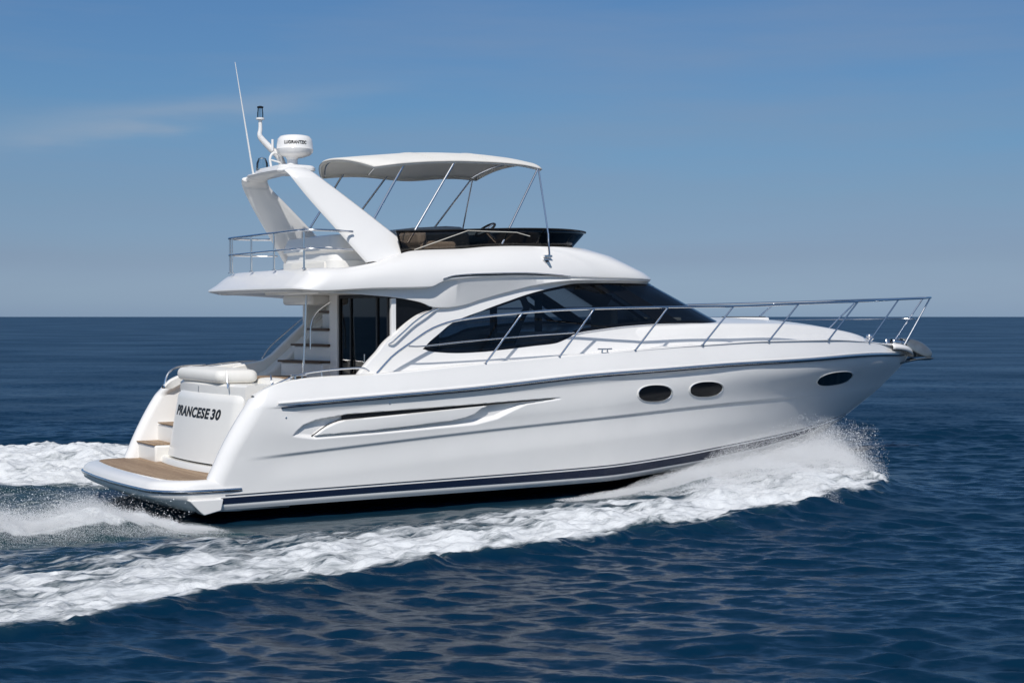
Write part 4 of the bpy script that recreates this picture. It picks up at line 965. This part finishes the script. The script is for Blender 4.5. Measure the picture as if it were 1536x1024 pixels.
# heights: breaking bow wave, hollow beside the hull, stern ridge
cen_ = (outer*.62+innr*.38); wid = np.maximum((outer-innr)*.42, .25)
amp = np.interp(BX, [-40, -10, -4, 1, 4, 6, 8, 10, 11.5, 12], [.05, .10, .14, .17, .21, .27, .30, .25, .10, 0])
wv = amp*np.exp(-((v-cen_)/wid)**2)+amp*np.exp(-((-v-cen_)/wid)**2)
wv -= .17*np.exp(-((np.abs(BY)-2.0)/1.3)**2)*sm(-1.5, .3, BX)*(1-sm(6.5, 8.5, BX))
wv += .21*ridge*np.interp(-BX, [0, .5, 1.6, 6, 30], [0, .1, .9, .9, .4])-.20*np.exp(-(BY/1.8)**2)*sm(0, .6, -BX)*(1-sm(5, 15, -BX))
wv += foam*((n2-.5)*.30+(n3-.5)*.11+(fbm(BX*13, BY*17, 3, 40)-.5)*.045)
# breaking lip on the outer edge
wv += .06*np.exp(-((outer+lump*.55-v-.15)/.16)**2)*(BX < 9)*(BX > -30)
# ---- wind sea: directional sum of waves, trochoidal
DX = np.zeros_like(GX); DY = np.zeros_like(GX); HZ = np.zeros_like(GX)
calm = (1-.55*np.clip(foam, 0, 1))*(1-.75*np.exp(-((np.abs(BY)-2.0)/1.4)**2)*sm(-3, 0, BX)*(1-sm(9, 13, BX)))
r2 = np.random.default_rng(5)
lost = np.zeros_like(GX)
for k in range(170):
    lam = .11*math.exp(r2.random()**.9*math.log(3.2/.11)); th_ = math.radians(-97+r2.normal()*30); kk = 2*math.pi/lam
    slope = .036*(1-.74*float(sm(.32, 1.0, lam)))
    a_ = slope/kk; cx_, cy_ = math.cos(th_), math.sin(th_); att = np.clip((lam/(cX*abs(cx_)+cY*abs(cy_))-2.6)/3.4, 0, 1)
    lost += (1-att**2)*slope**2/2
    if not att.any(): continue
    ph = kk*(GX*cx_+GY*cy_)+r2.random()*6.283; att = att*a_
    HZ += att*np.cos(ph); sn = np.sin(ph)*att*.85; DX -= sn*cx_; DY -= sn*cy_
for lam, dg, sl in ((4.3, -110, .016), (5.2, -84, .014), (6.7, -97, .014), (8.9, -120, .010), (11.5, -90, .010)):
    kk = 2*math.pi/lam; th_ = math.radians(dg); att = sl/kk*np.clip((lam/(cX*abs(math.cos(th_))+cY*abs(math.sin(th_)))-2.6)/3.4, 0, 1)
    HZ += att*np.cos(kk*(GX*math.cos(th_)+GY*math.sin(th_))+lam*7.7)*(.4+1.2*fbm(GX*.07+lam, GY*.07, 3, 90))
patch = .42+1.15*fbm(GX*.13, GY*.26, 4, 77)
HZ *= calm*patch; DX *= calm; DY *= calm
PX = GX+DX; PY = GY+DY; PZ = HZ+wv
ny, nx = GX.shape
aer = np.clip(sm(0, 1.2, 1-abs((v-3.2))/2.2)*(BX < 6.5)*(BX > -12)*.7+(abs(BY) < 4)*(BX < 0)*.55*(BX > -20)+foam*.8, 0, 1)
rough = np.sqrt(np.sqrt(0.32*(lost*patch**2)+.00003))
P3 = np.stack([PX, PY, PZ], -1)
du = np.gradient(P3, axis=1); dv = np.gradient(P3, axis=0); PN = np.cross(du, dv); PN /= np.linalg.norm(PN, axis=-1)[..., None]
idx = np.arange(nx*ny).reshape(ny, nx); Q = np.stack([idx[:-1, :-1], idx[:-1, 1:], idx[1:, 1:], idx[1:, :-1]], -1).reshape(-1, 4)
isf = (foam.ravel()[Q].max(1) > .10) & (np.abs(BX.ravel()[Q[:, 0]]) < 70)
def water_mesh(name, q):
    used, inv = np.unique(q, return_inverse=True); inv = inv.reshape(q.shape)
    me = bpy.data.meshes.new(name); me.vertices.add(len(used)); me.vertices.foreach_set('co', P3.reshape(-1, 3)[used].astype(np.float32).ravel())
    me.loops.add(inv.size); me.loops.foreach_set('vertex_index', inv.ravel().astype(np.int32)); me.polygons.add(len(inv))
    me.polygons.foreach_set('loop_start', np.arange(0, inv.size, 4, dtype=np.int32)); me.update(calc_edges=True); me.polygons.foreach_set('use_smooth', np.ones(len(inv), bool))
    for nm, ar in (('foam', foam), ('aerated', aer), ('ripple', rough)):
        at = me.attributes.new(nm, 'FLOAT', 'POINT'); at.data.foreach_set('value', ar.ravel()[used].astype(np.float32))
    me.normals_split_custom_set_from_vertices(PN.reshape(-1, 3)[used].tolist())
    o = bpy.data.objects.new(name, me); COL.objects.link(o); return o
sea = water_mesh('sea', Q[~isf]); sea['kind'] = 'structure'; sea['label'] = 'deep blue rippled open sea'
wake = water_mesh('wake_foam', Q[isf]); wake['kind'] = 'stuff'; wake['category'] = 'foam'; wake['label'] = 'white churned foam of the wake on the sea'

def sea_mat():
    m = bpy.data.materials.new('sea_water'); m.use_nodes = True; t = m.node_tree; b = t.nodes['Principled BSDF']; out = t.nodes['Material Output']; L = t.links.new
    geo = N(t, 'ShaderNodeNewGeometry'); cd = N(t, 'ShaderNodeCameraData')
    A1 = N(t, 'ShaderNodeAttribute', attribute_name='aerated'); A2 = N(t, 'ShaderNodeAttribute', attribute_name='foam')
    col = N(t, 'ShaderNodeMix', data_type='RGBA'); col.inputs[6].default_value = (0.0004, 0.0175, 0.043, 1); col.inputs[7].default_value = (0.020, 0.050, 0.060, 1)
    L(A1.outputs['Fac'], col.inputs[0]); L(col.outputs[2], b.inputs['Base Color'])
    A3 = N(t, 'ShaderNodeAttribute', attribute_name='ripple'); L(A3.outputs['Fac'], b.inputs['Roughness']); b.inputs['IOR'].default_value = 1.333; b.inputs['Specular Tint'].default_value = (.84, .97, 1.0, 1); b.inputs['Specular IOR Level'].default_value = 0.5
    # ripples too fine for the mesh
    nrm = None
    for sc_, det, amt in ((5.5, 3, .50), (.25, 6, .30), (11, 2, .50), (21, 1, .45)):
        mpn = N(t, 'ShaderNodeMapping'); mpn.inputs['Scale'].default_value = (.42, 1.0, 1.0); mpn.inputs['Rotation'].default_value = (0, 0, .05*sc_)
        L(geo.outputs['Position'], mpn.inputs[0]); n = N(t, 'ShaderNodeTexNoise'); n.inputs['Scale'].default_value = sc_; n.inputs['Detail'].default_value = det; n.inputs['Roughness'].default_value = .6
        L(mpn.outputs[0], n.inputs['Vector']); sb_ = N(t, 'ShaderNodeVectorMath', operation='SUBTRACT'); sb_.inputs[1].default_value = (.5, .5, .5); L(n.outputs['Color'], sb_.inputs[0])
        mm = N(t, 'ShaderNodeVectorMath', operation='MULTIPLY'); mm.inputs[1].default_value = (amt*.6, amt, 0); L(sb_.outputs[0], mm.inputs[0])
        if nrm is None: nrm = mm
        else:
            ad = N(t, 'ShaderNodeVectorMath', operation='ADD'); L(nrm.outputs[0], ad.inputs[0]); L(mm.outputs[0], ad.inputs[1]); nrm = ad
    ad = N(t, 'ShaderNodeVectorMath', operation='ADD'); L(geo.outputs['Normal'], ad.inputs[0]); L(nrm.outputs[0], ad.inputs[1])
    nn = N(t, 'ShaderNodeVectorMath', operation='NORMALIZE'); L(ad.outputs[0], nn.inputs[0]); L(nn.outputs[0], b.inputs['Normal'])
    # foam: streaky lace broken out of the mask, drawn out along the track of the boat
    mpn = N(t, 'ShaderNodeMapping'); mpn.vector_type = 'POINT'; mpn.inputs['Rotation'].default_value = (0, 0, -HEAD-.10); L(geo.outputs['Position'], mpn.inputs[0])
    mp2 = N(t, 'ShaderNodeMapping'); mp2.inputs['Scale'].default_value = (.30, 1.0, .8); L(mpn.outputs[0], mp2.inputs[0])
    na = N(t, 'ShaderNodeTexNoise'); na.inputs['Scale'].default_value = 2.6; na.inputs['Detail'].default_value = 9; na.inputs['Roughness'].default_value = .62; na.inputs['Distortion'].default_value = .9; L(mp2.outputs[0], na.inputs['Vector'])
    nb = N(t, 'ShaderNodeTexNoise'); nb.inputs['Scale'].default_value = 11; nb.inputs['Detail'].default_value = 8; nb.inputs['Roughness'].default_value = .65; nb.inputs['Distortion'].default_value = .6; L(mp2.outputs[0], nb.inputs['Vector'])
    s1 = N(t, 'ShaderNodeMath', operation='MULTIPLY_ADD'); s1.inputs[1].default_value = 2.8; s1.inputs[2].default_value = -1.38; L(na.outputs[0], s1.inputs[0])
    s2 = N(t, 'ShaderNodeMath', operation='MULTIPLY_ADD'); s2.inputs[1].default_value = .9; L(nb.outputs[0], s2.inputs[0]); L(s1.outputs[0], s2.inputs[2])
    s3 = N(t, 'ShaderNodeMath', operation='MULTIPLY_ADD'); s3.inputs[1].default_value = 1.32; L(A2.outputs['Fac'], s3.inputs[0]); L(s2.outputs[0], s3.inputs[2])
    mr_ = N(t, 'ShaderNodeMapRange', interpolation_type='SMOOTHSTEP'); mr_.inputs[1].default_value = .95; mr_.inputs[2].default_value = 1.70; L(s3.outputs[0], mr_.inputs[0])
    gt = N(t, 'ShaderNodeMapRange'); gt.inputs[1].default_value = .02; gt.inputs[2].default_value = .12; L(A2.outputs['Fac'], gt.inputs[0])
    fm = N(t, 'ShaderNodeMath', operation='MULTIPLY'); L(mr_.outputs[0], fm.inputs[0]); L(gt.outputs[0], fm.inputs[1])
    fb = N(t, 'ShaderNodeBsdfPrincipled'); fb.inputs['Base Color'].default_value = (.70, .72, .73, 1); fb.inputs['Roughness'].default_value = .7
    fb.inputs['Subsurface Weight'].default_value = 0.0
    bp2 = N(t, 'ShaderNodeBump'); bp2.inputs['Distance'].default_value = .035; bp2.inputs['Strength'].default_value = .9; L(s2.outputs[0], bp2.inputs['Height']); L(bp2.outputs[0], fb.inputs['Normal'])
    mx = N(t, 'ShaderNodeMixShader'); L(fm.outputs[0], mx.inputs[0]); L(b.outputs[0], mx.inputs[1]); L(fb.outputs[0], mx.inputs[2]); L(mx.outputs[0], out.inputs[0])
    return m
SEA_MAT = sea_mat(); sea.data.materials.append(SEA_MAT); wake.data.materials.append(SEA_MAT)

# ================================================================== SPRAY (droplets, uncountable)
SPRAY = mat('spray_water', (.93, .94, .95), .6)
def sea_h(bx, by):
    wx = ORG[0]+bx*ch-by*sh; wy = ORG[1]+bx*sh+by*ch
    i = np.clip(np.searchsorted(gy, wy), 0, len(gy)-1); j = np.clip(np.searchsorted(gx, wx), 0, len(gx)-1)
    return wx, wy, PZ[i, j]
def droplets(name, bx, by, h, size, label, cat):
    n = len(bx); wx, wy, wz = sea_h(bx, by); P_ = np.stack([wx, wy, wz+h], -1)
    base = np.array([(1, 1, 1), (1, -1, -1), (-1, 1, -1), (-1, -1, 1)])/math.sqrt(3)
    q = rng.normal(size=(n, 4)); q /= np.linalg.norm(q, axis=1)[:, None]; w, x, y, z = q.T
    R = np.stack([1-2*(y*y+z*z), 2*(x*y-z*w), 2*(x*z+y*w), 2*(x*y+z*w), 1-2*(x*x+z*z), 2*(y*z-x*w), 2*(x*z-y*w), 2*(y*z+x*w), 1-2*(x*x+y*y)], -1).reshape(n, 3, 3)
    V = P_[:, None, :]+np.einsum('nij,kj->nki', R, base)*size[:, None, None]
    F = np.array([(0, 1, 2), (0, 3, 1), (0, 2, 3), (1, 3, 2)])[None]+4*np.arange(n)[:, None, None]
    me = bpy.data.meshes.new(name); me.vertices.add(4*n); me.vertices.foreach_set('co', V.astype(np.float32).ravel())
    me.loops.add(12*n); me.loops.foreach_set('vertex_index', F.astype(np.int32).ravel()); me.polygons.add(4*n)
    me.polygons.foreach_set('loop_start', np.arange(0, 12*n, 3, dtype=np.int32)); me.update(calc_edges=True); me.polygons.foreach_set('use_smooth', np.ones(4*n, bool)); me.materials.append(SPRAY)
    o = bpy.data.objects.new(name, me); COL.objects.link(o); o['kind'] = 'stuff'; o['label'] = label; o['category'] = cat; return o
# bow spray sheet thrown out from the chine
n = 620000
bx = 12.0-6.8*rng.beta(1.5, 1.4, n); ho = np.interp(bx, [5, 7, 8, 9.5, 10.5, 11.3, 12.0], [1.95, 1.75, 1.55, 1.15, .8, .45, .1])
oo = np.interp(bx, [5, 5.82, 7, 8.13, 9.33, 10.2, 11.2, 12.0], [6.6, 6.5, 6.1, 5.4, 4.7, 3.7, 2.5, 1.0]); t = rng.beta(1.2, 1.6, n)
ho = ho+.12
vv = ho+(oo*(.84+.22*vnoise(bx*2.6, bx*0, 15))-ho)*t
hmax = np.interp(bx, [5, 6, 7.5, 9, 10.5, 11.3, 12.0], [.06, .14, .22, .30, .36, .42, .22])*(.25+1.6*t*(1-t)*2)*(.6+.8*vnoise(bx*2.2, vv*1.3, 3))*(.4+1.2*vnoise(bx*5, vv*.8, 8))
hh = hmax*rng.random(n)**1.6
droplets('bow_spray', bx, -vv, hh, rng.gamma(1.5, .0006, n)+.0018, 'white spray thrown out beside the bow', 'spray')
n = 26000
bx = 12.4-3.2*rng.random(n); vv = np.interp(bx, [9, 12.4], [3.2, .6])*(.3+1.3*rng.random(n)); hh = .05+.75*rng.random(n)**1.6*np.interp(bx, [9, 10.5, 12.4], [.5, 1, .5])
droplets('fine_spray', bx, -vv, hh, rng.gamma(1.3, .0015, n)+.0012, 'loose fine droplets flying ahead of the bow wave', 'spray')
n = 260000
bx = -.2-4.8*rng.random(n)**.9; c_ = 2.45+.23*(-bx)**.95; vv = c_+rng.normal(size=n)*.33; hh = np.abs(rng.normal(size=n))*.09*np.interp(-bx, [0, 1, 2, 5], [.15, .35, 1, 1.3])
n2_ = 12000; bx2 = -.4-4.5*rng.random(n2_); vv2 = rng.uniform(-2.2, 2.6, n2_); hh2 = .02+.40*rng.random(n2_)**2
droplets('stern_spray', np.concatenate([bx, bx2]), -np.concatenate([vv, vv2]), np.concatenate([hh, hh2]), np.concatenate([rng.gamma(1.5, .0006, n)+.0017, rng.gamma(1.8, .0016, n2_)+.0016]), 'white churned spray behind the swim platform', 'spray')

# mirrored pairs become one object per side
for o in list(yacht.children_recursive):
    if o.type != 'MESH' or o.name.split('.')[0] not in ('window_pillar', 'mid_rail', 'air_grille', 'air_vent', 'vent_trim', 'side_window', 'coaming', 'window_trim', 'bulkhead_post', 'interior_post', 'galley_unit'): continue
    me = o.data; pts = np.empty(len(me.vertices)*3); me.vertices.foreach_get('co', pts); yy = pts.reshape(-1, 3)[:, 1]
    k = 0.0 if o.name.split('.')[0] != 'bulkhead_post' else -1.0
    if not ((yy > k).any() and (yy < k).any()): continue
    o2 = o.copy(); o2.data = me.copy(); COL.objects.link(o2)
    for ob, sgn in ((o, 1), (o2, -1)):
        bm = bmesh.new(); bm.from_mesh(ob.data)
        if not any((v.co.y-k)*sgn < 0 for v in bm.verts) or min(abs(v.co.y-k) for v in bm.verts) < 1e-4: bm.free(); continue
        bmesh.ops.delete(bm, geom=[v for v in bm.verts if (v.co.y-k)*sgn < 0], context='VERTS'); bm.to_mesh(ob.data); bm.free()
    if not len(o2.data.vertices) or len(o2.data.vertices) == len(pts)//3: bpy.data.objects.remove(o2)
